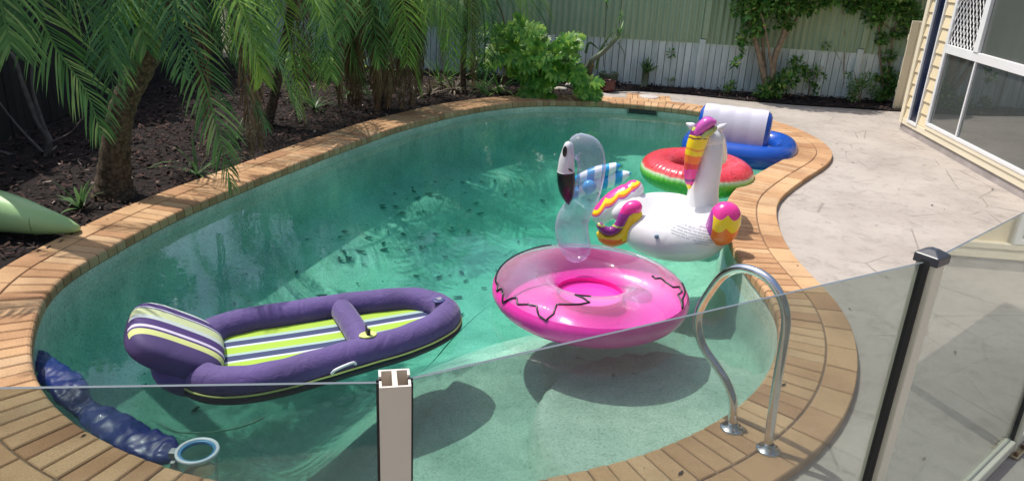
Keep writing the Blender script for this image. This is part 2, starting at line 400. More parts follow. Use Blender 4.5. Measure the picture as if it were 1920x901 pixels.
# ------------------------------------------------------------------ pool outline (clockwise from the far edge)
pix = [(1093,190),(1160,192.5),(1200,196),(1250,200),(1307,207),(1370,219),(1430,237),(1472,258),(1489,276),(1478,292),(1448,308),(1400,336),(1370,360),(1360,385),(1361,420),(1370,452),(1388,484),(1420,524),(1454,568),(1464,621),(1452,675),(1425,724),(1386,758),(1347,788),(1273,822),(1200,852),(1090,881),(960,902)]
W2 = [at(x, y).to_2d() for x, y in pix]+[V((-.35, 2.13)), V((-.75, 2.21))]
pixl = [(405,898),(326,879),(255,853),(203,828),(151,802),(101,762),(78,730),(58,692),(55,655),(63,605),(80,558),(110,520),(150,494),(180,477),(210,461),(248,439),(287,418),(326,400),(362,383),(398,368),(440,352),(475,337),(550,308),(640,273),(660,267),(737,239),(800,222),(860,207),(927,196),(977,191),(1027,189)]
W2 += [at(x, y).to_2d() for x, y in pixl]
dense = catmull([(p.x, p.y, 0) for p in W2], 14, True)
def resample(pts, n):
    L = [0]
    for i in range(len(pts)): L.append(L[-1]+(pts[(i+1) % len(pts)]-pts[i]).length)
    T = L[-1]; out = []; j = 0
    for k in range(n):
        s = T*k/n
        while L[j+1] < s: j += 1
        f = (s-L[j])/max(L[j+1]-L[j], 1e-9); out.append(pts[j].lerp(pts[(j+1) % len(pts)], f))
    return out, T
ring, TOT = resample(dense, 1200)
for _ in range(2):
    k = 12; n = len(ring); acc = []
    for i in range(n):
        s = V((0, 0, 0))
        for d in range(-k, k+1): s += ring[(i+d) % n]
        acc.append(s/(2*k+1))
    ring = acc
ring, TOT = resample(ring, 1200); NR = 1200
def normals(rg):
    out = []
    for i in range(len(rg)):
        t = (rg[(i+3) % len(rg)]-rg[i-3]).normalized(); out.append(V((-t.y, t.x, 0)))
    return out
NRM = normals(ring)     # clockwise travel: left-hand normal points outward
cen = sum(ring, V())/NR
if (ring[0]-cen).dot(NRM[0]) < 0: NRM = [-x for x in NRM]
def off(d): return [ring[i]+NRM[i]*d for i in range(NR)]

# ground sheet to the horizon, with the pool's hole
bm = bmesh.new(); inner = off(.2); st = 8
ivs = [bm.verts.new(V((p.x, p.y, -.075))) for p in inner[::st]]
prev = ivs
for rad in (14, 60, 1200):
    cur = []
    for p in inner[::st]:
        d = (p-cen).normalized(); cur.append(bm.verts.new(V((cen.x+d.x*rad, cen.y+d.y*rad, -.075))))
    for i in range(len(cur)):
        bm.faces.new((prev[i], prev[(i+1) % len(cur)], cur[(i+1) % len(cur)], cur[i]))
    prev = cur
struct(link('ground', bm, M['dirt'], smooth=False))

# where deck meets bed
def nearest(p): return min(range(NR), key=lambda i: (ring[i]-V((p.x, p.y, 0))).length)
iA = nearest(at(1110, 185)); iB = nearest(at(20, 520))
o3 = off(.33)
def arc(a, b_):
    out = []; i = a
    while i != b_: out.append(i); i = (i+1) % NR
    out.append(b_); return out
# make sure travel direction a->b passes the right side
right = arc(iA, iB) if any((ring[i]-at(1464, 621)).length < .1 for i in arc(iA, iB)) else arc(iB, iA)[::-1]
left = [i for i in (list(arc(iB, iA)) if right[1] == (iA+1) % NR else list(arc(iA, iB))[::-1])]
bedline = [at(x, y, -.045) for x, y in [(1130,172),(1200,171),(1280,177),(1400,190),(1500,198),(1600,204),(1690,210)]]
deckpts = [o3[i] for i in right[::6]]+[o3[right[-1]]]+[V((-4.4, 4.1, 0)), V((-9, 4.1, 0)), V((-9, -9, 0)), V((14, -9, 0)), V((14, 10.05, 0)), V((6.5, 10.05, 0))]+bedline[::-1]
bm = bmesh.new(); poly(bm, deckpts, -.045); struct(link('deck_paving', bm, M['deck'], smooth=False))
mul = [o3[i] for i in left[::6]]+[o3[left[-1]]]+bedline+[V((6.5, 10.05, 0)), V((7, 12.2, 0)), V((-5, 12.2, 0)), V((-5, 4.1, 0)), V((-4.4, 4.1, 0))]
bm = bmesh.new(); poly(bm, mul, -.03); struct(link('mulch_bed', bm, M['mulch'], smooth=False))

# bark chips
def inpoly(p, pts):
    c_ = False; j = len(pts)-1
    for i in range(len(pts)):
        a, b_ = pts[i], pts[j]
        if (a.y > p.y) != (b_.y > p.y) and p.x < (b_.x-a.x)*(p.y-a.y)/(b_.y-a.y)+a.x: c_ = not c_
        j = i
    return c_
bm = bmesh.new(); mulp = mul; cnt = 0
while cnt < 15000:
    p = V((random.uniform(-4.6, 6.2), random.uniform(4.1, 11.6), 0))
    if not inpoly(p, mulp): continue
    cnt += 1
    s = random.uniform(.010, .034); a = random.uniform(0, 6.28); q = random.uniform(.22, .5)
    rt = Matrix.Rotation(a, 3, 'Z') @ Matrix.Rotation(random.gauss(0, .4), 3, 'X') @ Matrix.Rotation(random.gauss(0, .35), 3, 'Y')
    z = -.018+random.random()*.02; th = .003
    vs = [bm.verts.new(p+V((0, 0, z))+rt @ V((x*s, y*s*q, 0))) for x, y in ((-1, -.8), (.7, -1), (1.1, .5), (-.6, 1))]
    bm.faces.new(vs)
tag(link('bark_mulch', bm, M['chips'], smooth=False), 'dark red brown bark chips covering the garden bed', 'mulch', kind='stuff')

# ------------------------------------------------------------------ brick coping
def brickrow(bm, d0, d1, blen, inner=False, jit=.0015):
    mid = off(d0 if inner else d1); L = [0]
    for i in range(NR): L.append(L[-1]+(mid[(i+1) % NR]-mid[i]).length)
    T = L[-1]; n = round(T/blen); step = T/n; gap = .007
    def pt(s, d):
        s %= T; lo, hi = 0, NR
        while hi-lo > 1:
            mm = (lo+hi)//2
            if L[mm] <= s: lo = mm
            else: hi = mm
        f = (s-L[lo])/max(L[lo+1]-L[lo], 1e-9); j = (lo+1) % NR
        return (ring[lo]+NRM[lo]*d).lerp(ring[j]+NRM[j]*d, f)
    for k in range(n):
        s0, s1 = k*step+gap/2, (k+1)*step-gap/2
        ns = 1 if inner else 4
        dz = random.uniform(-jit, jit)
        ss = [s0+(s1-s0)*i/ns for i in range(ns+1)]
        e = .005; nose = .016 if inner else .005
        rows = []
        top = [(d0, -.062), (d0, dz-nose), (d0+nose*.35, dz-nose*.35), (d0+nose, dz), (d1-e, dz), (d1, dz-e), (d1, -.062)]
        for i, s in enumerate(ss):
            edge = i in (0, ns)
            rows.append([pt(s, d)+V((0, 0, z)) for d, z in top])
        # chamfered ends
        r0 = [pt(s0+e, min(max(d, d0+e), d1-e) if 0 else d)+V((0, 0, z)) for d, z in top]
        r1 = [pt(s1-e, d)+V((0, 0, z)) for d, z in top]
        lo0 = [q-V((0, 0, e if -.05 < q.z else 0)) for q in rows[0]]; lo1 = [q-V((0, 0, e if -.05 < q.z else 0)) for q in rows[-1]]
        seq = [lo0, r0]+rows[1:-1]+[r1, lo1]
        bv = [[bm.verts.new(q) for q in row] for row in seq]
        for i in range(len(bv)-1):
            for j in range(len(top)-1):
                bm.faces.new((bv[i][j], bv[i+1][j], bv[i+1][j+1], bv[i][j+1]))
        bm.faces.new(bv[0]); bm.faces.new(bv[-1][::-1])
bm = bmesh.new(); brickrow(bm, 0.0, .232, .0865, True); brickrow(bm, .240, .385, .236)
bmesh.ops.recalc_face_normals(bm, faces=bm.faces)
struct(link('pool_coping', bm, M['brick'], smooth=False))
bm = bmesh.new()
prof = [(.006, -.07), (.006, -.009), (.38, -.009), (.38, -.07)]
rows = [[bm.verts.new(ring[i]+NRM[i]*d+V((0, 0, z))) for d, z in prof] for i in range(0, NR, 4)]
for i in range(len(rows)):
    for j in range(3): bm.faces.new((rows[i][j], rows[(i+1) % len(rows)][j], rows[(i+1) % len(rows)][j+1], rows[i][j+1]))
struct(link('coping_mortar', bm, M['mortar'], smooth=False))
# small patch of paving by the skimmer
bm = bmesh.new(); i0 = nearest(at(1175, 192)); i1 = nearest(at(1262, 201))
for r_ in range(3):
    for k in range(8):
        f0, f1 = k/8, (k+1)/8
        a = ring[i0].lerp(ring[i1], f0+.006); c_ = ring[i0].lerp(ring[i1], f1-.006); nn = V((.12, 1, 0)).normalized()
        d0 = .395+r_*.13; d1 = d0+.122
        vs = [a+nn*d0, c_+nn*d0, c_+nn*d1, a+nn*d1]
        tp = [bm.verts.new(q+V((0, 0, -.004))) for q in vs]; bt = [bm.verts.new(q+V((0, 0, -.05))) for q in vs]
        bm.faces.new(tp)
        for i in range(4): bm.faces.new((tp[i], bt[i], bt[(i+1) % 4], tp[(i+1) % 4]))
struct(link('paver_apron', bm, M['brick'], smooth=False))

# ------------------------------------------------------------------ pool shell
WL = -.105
SH = at(1330, 700, -.45)
def sstep(a, b_, x): t = max(0, min(1, (x-a)/(b_-a))); return t*t*(3-2*t)
def depth(p, d):
    """metres below z=0; d = distance from the wall"""
    base = .62+.42*sstep(0, 1.3, d)
    q = V((p.x, p.y, 0)); dist = (q-V((.95, 3.25, 0))).length
    s2 = .30; a = .52
    step1 = sstep(.78, .81, dist); step2 = sstep(1.38, 1.42, dist)
    z = .36+(.20*step1)+(base+.0-.56)*step2*sstep(1.38, 2.3, dist) if dist < 2.3 else base
    if dist < 2.3: z = .36+.17*step1+.06*step2+(base-.59)*sstep(1.42, 2.3, dist)
    # long bench along the right side
    near = sstep(-2.4, -.4, p.x)
    z += .12*(1-near)*sstep(.1, .5, d)
    return z
bm = bmesh.new(); rows = []
step = 4; idx = list(range(0, NR, step)); c0 = V((-.35, 5.6, 0))
# kidney centre line: shrink toward the nearest point of a spine
sp = [V((-.75, 3.7, 0)), V((-.45, 5.2, 0)), V((.2, 6.6, 0)), V((1.0, 8.0, 0))]
spd = catmull(sp, 20)
def spine(i):
    # follow the outline angle round the spine ends
    p = ring[i]; return min(spd, key=lambda q: (q-p).length)
tgt = [spine(i) for i in idx]
for _ in range(12): tgt = [(tgt[k-1]+tgt[k]+tgt[(k+1) % len(tgt)])/3 for k in range(len(tgt))]
rows.append([bm.verts.new(ring[i]+NRM[i]*.012+V((0, 0, -.05))) for i in idx])
dep0 = []
for k, i in enumerate(idx): dep0.append(depth(ring[i], 0))
rows.append([bm.verts.new(ring[i]+NRM[i]*.012+V((0, 0, -dep0[k]+.10))) for k, i in enumerate(idx)])
rows.append([bm.verts.new(ring[i]-NRM[i]*.02+V((0, 0, -dep0[k]+.03))) for k, i in enumerate(idx)])
NT = 60
for t in range(1, NT+1):
    f = t/NT; row = []
    for k, i in enumerate(idx):
        a = ring[i]-NRM[i]*.06; p = a.lerp(tgt[k], f); d = (p-ring[i]).length
        row.append(bm.verts.new(V((p.x, p.y, -depth(p, d)))))
    rows.append(row)
for r_ in range(len(rows)-1):
    for k in range(len(idx)):
        k2 = (k+1) % len(idx); bm.faces.new((rows[r_][k], rows[r_][k2], rows[r_+1][k2], rows[r_+1][k]))
struct(link('pool_shell', bm, M['pebble']))
# water body
bm = bmesh.new(); top = [ring[i]+NRM[i]*.03 for i in range(0, NR, 6)]
tv = [V((p.x, p.y, WL)) for p in top]
tr_ = tessellate_polygon([tv]); a = [bm.verts.new(v) for v in tv]; c_ = [bm.verts.new(V((v.x, v.y, -2.0))) for v in tv]
for t in tr_:
    q = [a[i] for i in t]; n = (q[1].co-q[0].co).cross(q[2].co-q[0].co)
    if n.z < 0: t = t[::-1]
    bm.faces.new([a[i] for i in t]); bm.faces.new([c_[i] for i in t][::-1])
for i in range(len(a)):
    j = (i+1) % len(a); bm.faces.new((a[i], a[j], c_[j], c_[i]))
bmesh.ops.recalc_face_normals(bm, faces=bm.faces)
struct(link('pool_water', bm, M['water'], smooth=False))

# sunken leaves and grit
bm = bmesh.new()
spots = [(at(430, 500, -1), .35, 30), (at(700, 400, -1), .5, 46), (at(480, 480, -1), .3, 14), (at(900, 400, -1), .7, 46), (at(1000, 330, -1), .8, 50), (at(600, 560, -1), .5, 14), (at(330, 700, -1), .4, 14), (at(700, 470, -1), .8, 60), (at(560, 420, -1), .8, 50), (at(1150, 700, -.55), .35, 3)]
for cc, rr, nn in spots:
    for _ in range(int(nn*2.6)):
        p = cc+V((random.gauss(0, rr), random.gauss(0, rr), 0)); i = nearest(p); d = (p-ring[i]).length
        p.z = 0
        if (V((p.x, p.y, 0))-ring[i]).dot(NRM[i]) > -.15: continue
        z = -depth(p, (V((p.x, p.y, 0))-ring[i]).length)+.012
        s = random.choice([.006, .007, .008, .01, .013, .018, .028, .038]); an = random.uniform(0, 6.28)
        vs = []
        for k in range(6):
            t = k/6*6.283; rr_ = s*random.uniform(.6, 1.1); vs.append(bm.verts.new(V((p.x, p.y, z))+Matrix.Rotation(an, 3, 'Z') @ V((math.cos(t)*rr_*1.5, math.sin(t)*rr_*.6, random.uniform(0, .008)))))
        bm.faces.new(vs)
M['wetleaf'] = simple('wet_dead_leaf', (.012, .018, .012), .7, .3)
tag(link('sunken_leaves', bm, M['wetleaf'], smooth=False), 'small dark dead leaves scattered over the pool floor', 'leaves', kind='stuff')

# ------------------------------------------------------------------ back fence
FA, FB = V((-4.4, 11.80, 0)), V((7.2, 10.93, 0)); fu = (FB-FA).normalized(); fn = V((fu.y, -fu.x, 0)); FL = (FB-FA).length
fence = thing('back_fence', 'boundary fence of green corrugated steel above white palings behind the bed', 'fence', FA, math.atan2(fu.y, fu.x))
def fx(px): # distance along fence from pixel at white-top height
    p = atplane(px, 110, FA, fn); return (p-FA).dot(fu)
posts = [fx(1312), fx(1608)]; posts = [posts[0]-4.6, posts[0]-2.3]+posts+[posts[1]+2.3]
x = 0.0; bay = 0; edges = [0]+[p for p in posts if 0 < p < FL]+[FL]
for k in range(len(edges)-1):
    bm = bmesh.new(); x = edges[k]+.03
    while x < edges[k+1]-.03:
        wd = min(random.uniform(.088, .098), edges[k+1]-.03-x)
        if wd > .03: box(bm, (x+wd/2, random.uniform(-.003, .003), .28+random.uniform(-.003, .003)), (wd-.008, .018, .68))
        x += wd
    link('white_paling_bay', bm, M['paling'], fence, False)
    bm = bmesh.new(); n = int((edges[k+1]-edges[k])/.0125); rr = []
    for i in range(n+1):
        xx = edges[k]+(edges[k+1]-edges[k])*i/n; yy = -.016+.015*math.sin(xx/.088*2*math.pi)
        rr.append((bm.verts.new(V((xx, yy-.012, .612))), bm.verts.new(V((xx, yy-.012, 2.35)))))
    for i in range(n): bm.faces.new((rr[i][0], rr[i+1][0], rr[i+1][1], rr[i][1]))
    link('corrugated_sheet', bm, M['green_steel'], fence)
for p in edges[1:-1]:
    bm = bmesh.new(); box(bm, (p, -.045, .31), (.085, .05, .72)); bevel(bm, .004, 1); link('post', bm, M['paling'], fence, False)
    bm = bmesh.new(); box(bm, (p+.02, -.045, 1.52), (.085, .045, 1.68)); bevel(bm, .004, 1); link('steel_post', bm, M['green_steel'], fence, False)
bm = bmesh.new(); box(bm, (FL/2, .02, 2.37), (FL, .05, .05)); link('top_rail', bm, M['green_steel'], fence, False)
bm = bmesh.new(); box(bm, (FL/2, .035, .30), (FL, .02, .7)); link('gap_shade_sheet', bm, M['dark_fence'], fence, False)  # dark sheet added so the gaps between palings read as shade
# left dark fence
fl = thing('side_fence', 'dark timber paling fence in the shade behind the palms', 'fence', (-4.55, 0, 0))
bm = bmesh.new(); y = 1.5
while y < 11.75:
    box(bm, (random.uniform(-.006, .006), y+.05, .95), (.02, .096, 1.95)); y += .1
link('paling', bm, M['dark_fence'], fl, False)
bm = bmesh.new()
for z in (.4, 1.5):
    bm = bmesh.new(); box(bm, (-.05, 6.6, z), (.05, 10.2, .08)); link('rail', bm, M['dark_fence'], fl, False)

# ------------------------------------------------------------------ house
HO = V((4.63, 9.252, -.045)); hu = V((-.129, -2.715, 0)).normalized()
house = thing('house', 'cream weatherboard house wall with white framed windows beside the deck', 'house', HO, math.atan2(hu.y, hu.x))
# local: x along wall toward the camera, y = to the left of travel (away from the pool), z up
LEN = 6.2
def hbox(bm, x0, x1, y0, y1, z0, z1, mi=0): return box(bm, ((x0+x1)/2, (y0+y1)/2, (z0+z1)/2), (abs(x1-x0), abs(y1-y0), abs(z1-z0)), mi=mi)
# +y local direction is toward +X world (inside) when travel is -Y  -> check sign
hy = V((-hu.y, hu.x, 0)); S = 1 if hy.x > 0 else -1
def boards(x0, x1, z0, z1, name='weatherboards'):
    bm = bmesh.new(); z = z0; pitch = .135
    while z < z1-.001:
        t = min(pitch, z1-z)
        vs = [(x0, -S*.004, z+t), (x1, -S*.004, z+t), (x1, -S*.020, z), (x0, -S*.020, z), (x0, -S*.0, z), (x1, S*0, z), (x0, 0, z+t), (x1, 0, z+t)]
        b_ = [bm.verts.new(V(v)) for v in vs]
        bm.faces.new((b_[0], b_[1], b_[2], b_[3])); bm.faces.new((b_[3], b_[2], b_[5], b_[4]))
        bm.faces.new((b_[0], b_[3], b_[4], b_[6])); bm.faces.new((b_[1], b_[7], b_[5], b_[2]))
        z += t
    bmesh.ops.recalc_face_normals(bm, faces=bm.faces)
    return link(name, bm, M['cream_wall'], house, False)
bm = bmesh.new(); hbox(bm, 0, LEN, S*.005, S*.2, .10, 2.75); hbox(bm, 0.0, .2, S*.2, S*4, .10, 2.75)
link('wall', bm, M['cream_wall'], house, False)
boards(.06, .19, .16, 2.6); boards(.445, .66, .16, 2.6)
bm = bmesh.new(); hbox(bm, -.02, .055, -S*.035, S*.06, .085, 2.7); bevel(bm, .004, 1); link('corner_board', bm, M['cream_trim'], house, False)
bm = bmesh.new(); hbox(bm, .0, LEN, -S*.026, S*.02, .085, .155); hbox(bm, .66, LEN, -S*.036, S*.02, .157, .198); bevel(bm, .003, 1); link('bottom_sill', bm, M['cream_trim'], house, False)
bm = bmesh.new(); hbox(bm, .0, LEN, -S*.012, S*.3, -.05, .083); link('slab_edge', bm, M['slab'], house, False)
# narrow window
nw = bmesh.new(); x0, x1 = .19, .445
for a_, c_, e_, f_ in ((x0, x0+.028, .13, 2.5), (x1-.022, x1, .13, 2.5), (x0+.028, x1-.022, .13, .16), (x0+.028, x1-.022, 2.47, 2.5)): hbox(nw, a_, c_, -S*.035, S*.0, e_, f_)
nwo = link('narrow_window', nw, M['white_alu'], house, False)
bm = bmesh.new(); hbox(bm, x0+.028, x1-.022, -S*.012, -S*.006, .16, 2.47); link('pane', bm, M['navy'], nwo, False)
# big windows
def bigwin(x0, split, x1, mid0=1.0, mid1=1.09, top=2.35, bot=.20, screen=True):
    bm = bmesh.new()
    for a_, c_, e_, f_ in ((x0, x0+.05, bot, top), (x1-.05, x1, bot, top), (x0+.05, x1-.05, bot, bot+.035), (x0+.05, x1-.05, top-.04, top), (x0+.05, x1-.05, mid0, mid1)): hbox(bm, a_, c_, -S*.04, S*.0, e_, f_)
    hbox(bm, split-.014, split+.014, -S*.034, -S*.0, bot+.035, mid0)
    hbox(bm, split-.075, split+.02, -S*.048, -S*.0, mid1, top-.04)
    bevel(bm, .003, 1)
    w_ = link('window', bm, M['white_alu'], house, False)
    for a_, c_ in ((x0+.05, split-.014), (split+.014, x1-.05)):
        bm = bmesh.new(); hbox(bm, a_, c_, -S*.014, -S*.008, bot+.035, mid0); link('lower_pane', bm, M['win'], w_, False)
    bm = bmesh.new(); hbox(bm, split+.02, x1-.05, -S*.014, -S*.008, mid1, top-.04); link('upper_pane', bm, M['win_up'], w_, False)
    bm = bmesh.new(); hbox(bm, x0+.05, split-.075, -S*.010, -S*.006, mid1, top-.04); link('dark_opening', bm, M['screen_back'], w_, False)
    # diamond grille
    bm = bmesh.new(); a_, c_ = x0+.05, split-.075; W_ = c_-a_; hgt = top-.04-mid1; p = .115; q = p*.60
    n = int((W_+hgt*q/p)/q)+2
    for sgn in (1, -1):
        k = -n
        while k < n*2:
            # line x = a_ + k*q + sgn * (z-mid1)*q/p... clip
            z0, z1 = mid1, top-.04; pts = []
            steps = 60
            run = []
            for i in range(steps+1):
                z = z0+(z1-z0)*i/steps; xx = a_+k*q+sgn*(z-z0)*q/p*.95
                if a_ <= xx <= c_: run.append(V((xx, -S*.022, z)))
            if len(run) > 1: tube(bm, [run[0], run[-1]], .0042, 5)
            k += 1
    link('diamond_screen', bm, M['white_alu'], w_)
bigwin(.66, 1.36, 2.75); bigwin(2.83, 3.6, 5.6)
bm = bmesh.new(); hbox(bm, -.45, LEN, -S*.25, S*4.2, 2.75, 2.9); link('eave', bm, M['cream_trim'], house, False)
# return panel behind the corner
rp = thing('side_gate', 'tall cream painted timber panel beyond the house corner', 'gate', (5.10, 10.55, -.04))
bm = bmesh.new()
for k in range(9): box(bm, (.05+k*.105, 0, .58), (.10, .02, 1.17))
bevel(bm, .003, 1); link('board', bm, M['cream_trim'], rp, False)
for z in (.25, .95):
    bm = bmesh.new(); box(bm, (.5, .03, z), (.98, .035, .07)); link('rail', bm, M['cream_trim'], rp, False)

# unseen patio roof, added to darken the deck mirrored in the glass
pr = thing('unseen_shade_roof', 'unseen flat patio roof added behind the glass fence to shade the deck', 'roof', (0, -.3, 0))
bm = bmesh.new(); box(bm, (1.0, -1.4, 2.75), (9, 3.8, .1)); link('roof_sheet', bm, M['cream_trim'], pr, False)
bm = bmesh.new(); box(bm, (1.0, .45, 2.62), (9, .06, .16)); link('beam', bm, M['cream_trim'], pr, False)
for xx in (-3.4, 5.4):
    bm = bmesh.new(); box(bm, (xx, -.6, 1.25), (.1, .1, 2.6)); link('post', bm, M['cream_trim'], pr, False)

# ------------------------------------------------------------------ glass fence
P1 = V((-.18, 1.085, 0)); P2 = V((1.035, 1.765, 0)); P3 = V((2.165, 2.765, 0)); P0 = V((-2.0, .85, 0)); P4 = V((3.3, 3.76, 0))
GZ0, GZ1 = .03, 1.192
def panel(a, b_, label, ia=.03, ib=.03, z1=GZ1):
    d = (b_-a).normalized(); L = (b_-a).length; t = .006
    th = thing('glass_panel', label, 'glass panel', (a.x, a.y, 0), math.atan2(d.y, d.x), 'tinted glass panels of the pool fence')
    x0, x1 = ia, L-ib; bm = bmesh.new()
    c = [bm.verts.new(V(v)) for v in ((x0, -t/2, GZ0), (x1, -t/2, GZ0), (x1, -t/2, z1), (x0, -t/2, z1), (x0, t/2, GZ0), (x1, t/2, GZ0), (x1, t/2, z1), (x0, t/2, z1))]
    for f, mi in (((0, 1, 2, 3), 0), ((5, 4, 7, 6), 0), ((3, 2, 6, 7), 1), ((0, 3, 7, 4), 1), ((1, 5, 6, 2), 1), ((0, 4, 5, 1), 1)):
        bm.faces.new([c[i] for i in f]).material_index = mi
    link('pane', bm, [M['glass'], M['glass_edge']], th, False)
    bm = bmesh.new(); box(bm, (L/2, 0, -.0), (L-.07, .045, .05)); bevel(bm, .003, 1); link('bottom_rail', bm, M['cream_post'], th, False)
panel(P0, P1, 'low tinted glass fence panel left of the beige post')
panel(P1, P2, 'wide tinted glass fence panel between the beige post and the capped post')
panel(P2, P3, 'tinted glass fence panel right of the capped cream post')
panel(P3, P4, 'tinted glass fence panel beyond the post with the brass base plate')
def extrude_profile(bm, prof, z0, z1, mi=0):
    a_ = [bm.verts.new(V((x_, y_, z0))) for x_, y_ in prof]; b_ = [bm.verts.new(V((x_, y_, z1))) for x_, y_ in prof]
    for i in range(len(prof)):
        j = (i+1) % len(prof); bm.faces.new((a_[i], a_[j], b_[j], b_[i])).material_index = mi
    bm.faces.new(b_).material_index = mi; bm.faces.new(a_[::-1]).material_index = mi
# open H-section post
p1 = thing('fence_post', 'beige metal fence post with open slotted top between two glass panels', 'fence post', P1, R(12), 'posts of the glass pool fence')
hw_, hd = .0255, .0275; tk = .004; sl_ = .007
Hs = [(-hw_, -hd), (hw_, -hd), (hw_, -sl_), (hw_-tk, -sl_), (hw_-tk, -hd+tk), (.004, -hd+tk), (.004, hd-tk), (hw_-tk, hd-tk), (hw_-tk, sl_), (hw_, sl_), (hw_, hd), (-hw_, hd), (-hw_, sl_), (-hw_+tk, sl_), (-hw_+tk, hd-tk), (-.004, hd-tk), (-.004, -hd+tk), (-hw_+tk, -hd+tk), (-hw_+tk, -sl_), (-hw_, -sl_)]
bm = bmesh.new(); extrude_profile(bm, Hs, -.04, 1.200); bmesh.ops.recalc_face_normals(bm, faces=bm.faces); link('post_section', bm, M['beige'], p1, False)
bm = bmesh.new()
for s_ in (-1, 1):
    box(bm, (s_*(hw_+.000), -.0050, .6), (.009, .0035, 1.19)); box(bm, (s_*(hw_+.000), .0050, .6), (.009, .0035, 1.19))
link('gasket', bm, M['gasket'], p1, False)
def capped_post(P, ang, label, cap=True):
    t = thing('fence_post', label, 'fence post', P, ang, 'posts of the glass pool fence')
    bm = bmesh.new(); box(bm, (0, 0, .58), (.05, .05, 1.24)); 
    bevel(bm, .004, 2); link('post_section', bm, M['cream_post'], t, False)
    for s_ in (-1, 1):
        bm = bmesh.new(); box(bm, (s_*.0275, 0, .6), (.008, .022, 1.2)); link('gasket', bm, M['gasket'], t, False)
    if cap:
        bm = bmesh.new(); h = .031
        vs = [V((x_*h, y_*h, z_)) for z_ in (1.188, 1.211) for x_, y_ in ((-1, -1), (1, -1), (1, 1), (-1, 1))]+[V((x_*.009, y_*.009, 1.224)) for x_, y_ in ((-1, -1), (1, -1), (1, 1), (-1, 1))]
        b_ = [bm.verts.new(v) for v in vs]
        for r_ in (0, 4):
            for i in range(4): bm.faces.new((b_[r_+i], b_[r_+(i+1) % 4], b_[r_+4+(i+1) % 4], b_[r_+4+i]))
        bm.faces.new(b_[8:12]); bm.faces.new(b_[0:4][::-1]); bevel(bm, .003, 2); link('cap', bm, M['cap'], t, False)
    bm = bmesh.new(); box(bm, (0, 0, -.036), (.115, .10, .012)); bevel(bm, .003, 1); bp_ = link('base_plate', bm, M['brass'], t, False)
    for sx in (-1, 1):
        for sy in (-1, 1):
            bm = bmesh.new(); bmesh.ops.create_cone(bm, cap_ends=True, segments=6, radius1=.009, radius2=.008, depth=.012, matrix=Matrix.Translation((sx*.042, sy*.037, -.023))); link('bolt', bm, M['bolt'], bp_, False)
    return t
capped_post(P2, math.atan2(.72, 1.2)+R(6), 'cream metal fence post with black pyramid cap and rubber strip')
capped_post(P3, math.atan2(1.0, 1.13), 'cream metal fence post at right edge standing on a brass base plate')

# ------------------------------------------------------------------ grab rail
b1, b2 = at(1372, 803), at(1440, 843); pd = (b1-b2).normalized(); pn = V((pd.y, -pd.x, 0))
gr = thing('grab_rail', 'curved stainless steel pool grab rail bolted to the brick coping', 'handrail', b2)
gp = [(1440, 836), (1446, 790), (1457, 715), (1468, 650), (1474, 600), (1466, 560), (1444, 526), (1415, 508), (1385, 503), (1356, 516), (1332, 545), (1313, 578), (1308, 610), (1318, 648), (1342, 684), (1362, 716), (1374, 752), (1374, 797)]
gpw = [atplane(x, y, b2, pn)-V(b2) for x, y in gp]; gpw[0].z = .0; gpw[-1].z = .0
bm = bmesh.new(); tube(bm, catmull(gpw, 8), .0185, 16); link('tube', bm, M['steel'], gr)
for q in (V((0, 0, 0)), b1-b2):
    bm = bmesh.new()
    prof = [(.050, .001), (.050, .006), (.046, .010), (.028, .013), (.024, .03), (.019, .034)]; seg = 28; rws = []
    for r_, z_ in prof: rws.append([bm.verts.new(V((q.x+math.cos(k/seg*6.2832)*r_, q.y+math.sin(k/seg*6.2832)*r_, z_))) for k in range(seg)])
    for i in range(len(rws)-1):
        for k in range(seg): bm.faces.new((rws[i][k], rws[i][(k+1) % seg], rws[i+1][(k+1) % seg], rws[i+1][k]))
    fo = link('flange', bm, M['steel'], gr)
    for k in range(3):
        bm = bmesh.new(); a_ = k*2.094+.4; bmesh.ops.create_uvsphere(bm, u_segments=8, v_segments=6, radius=.006, matrix=Matrix.Translation((q.x+math.cos(a_)*.037, q.y+math.sin(a_)*.037, .011))); link('screw', bm, M['bolt'], fo)

# ------------------------------------------------------------------ torus helper
def torus(bm, R_, r_, v0=0, v1=2*math.pi, nu=96, nv=24, mi=0, zs=1.0, wr=.0, closed=True, crinkle=60):
    rows = []
    for i in range(nu):
        u = 2*math.pi*i/nu; row = []
        for j in range(nv+(0 if closed else 1)):
            v = v0+(v1-v0)*j/nv
            rr = r_*(1+wr*math.sin(u*crinkle)*max(0, math.cos(v))**6*1.0)
            cz = math.sin(v)*rr*zs; cr = R_+math.cos(v)*rr
            row.append(bm.verts.new(V((math.cos(u)*cr, math.sin(u)*cr, cz))))
        rows.append(row)
    m_ = nv if closed else nv
    for i in range(nu):
        A, B = rows[i], rows[(i+1) % nu]
        for j in range(m_):
            j2 = (j+1) % len(A) if closed else j+1
            bm.faces.new((A[j], B[j], B[j2], A[j2])).material_index = mi

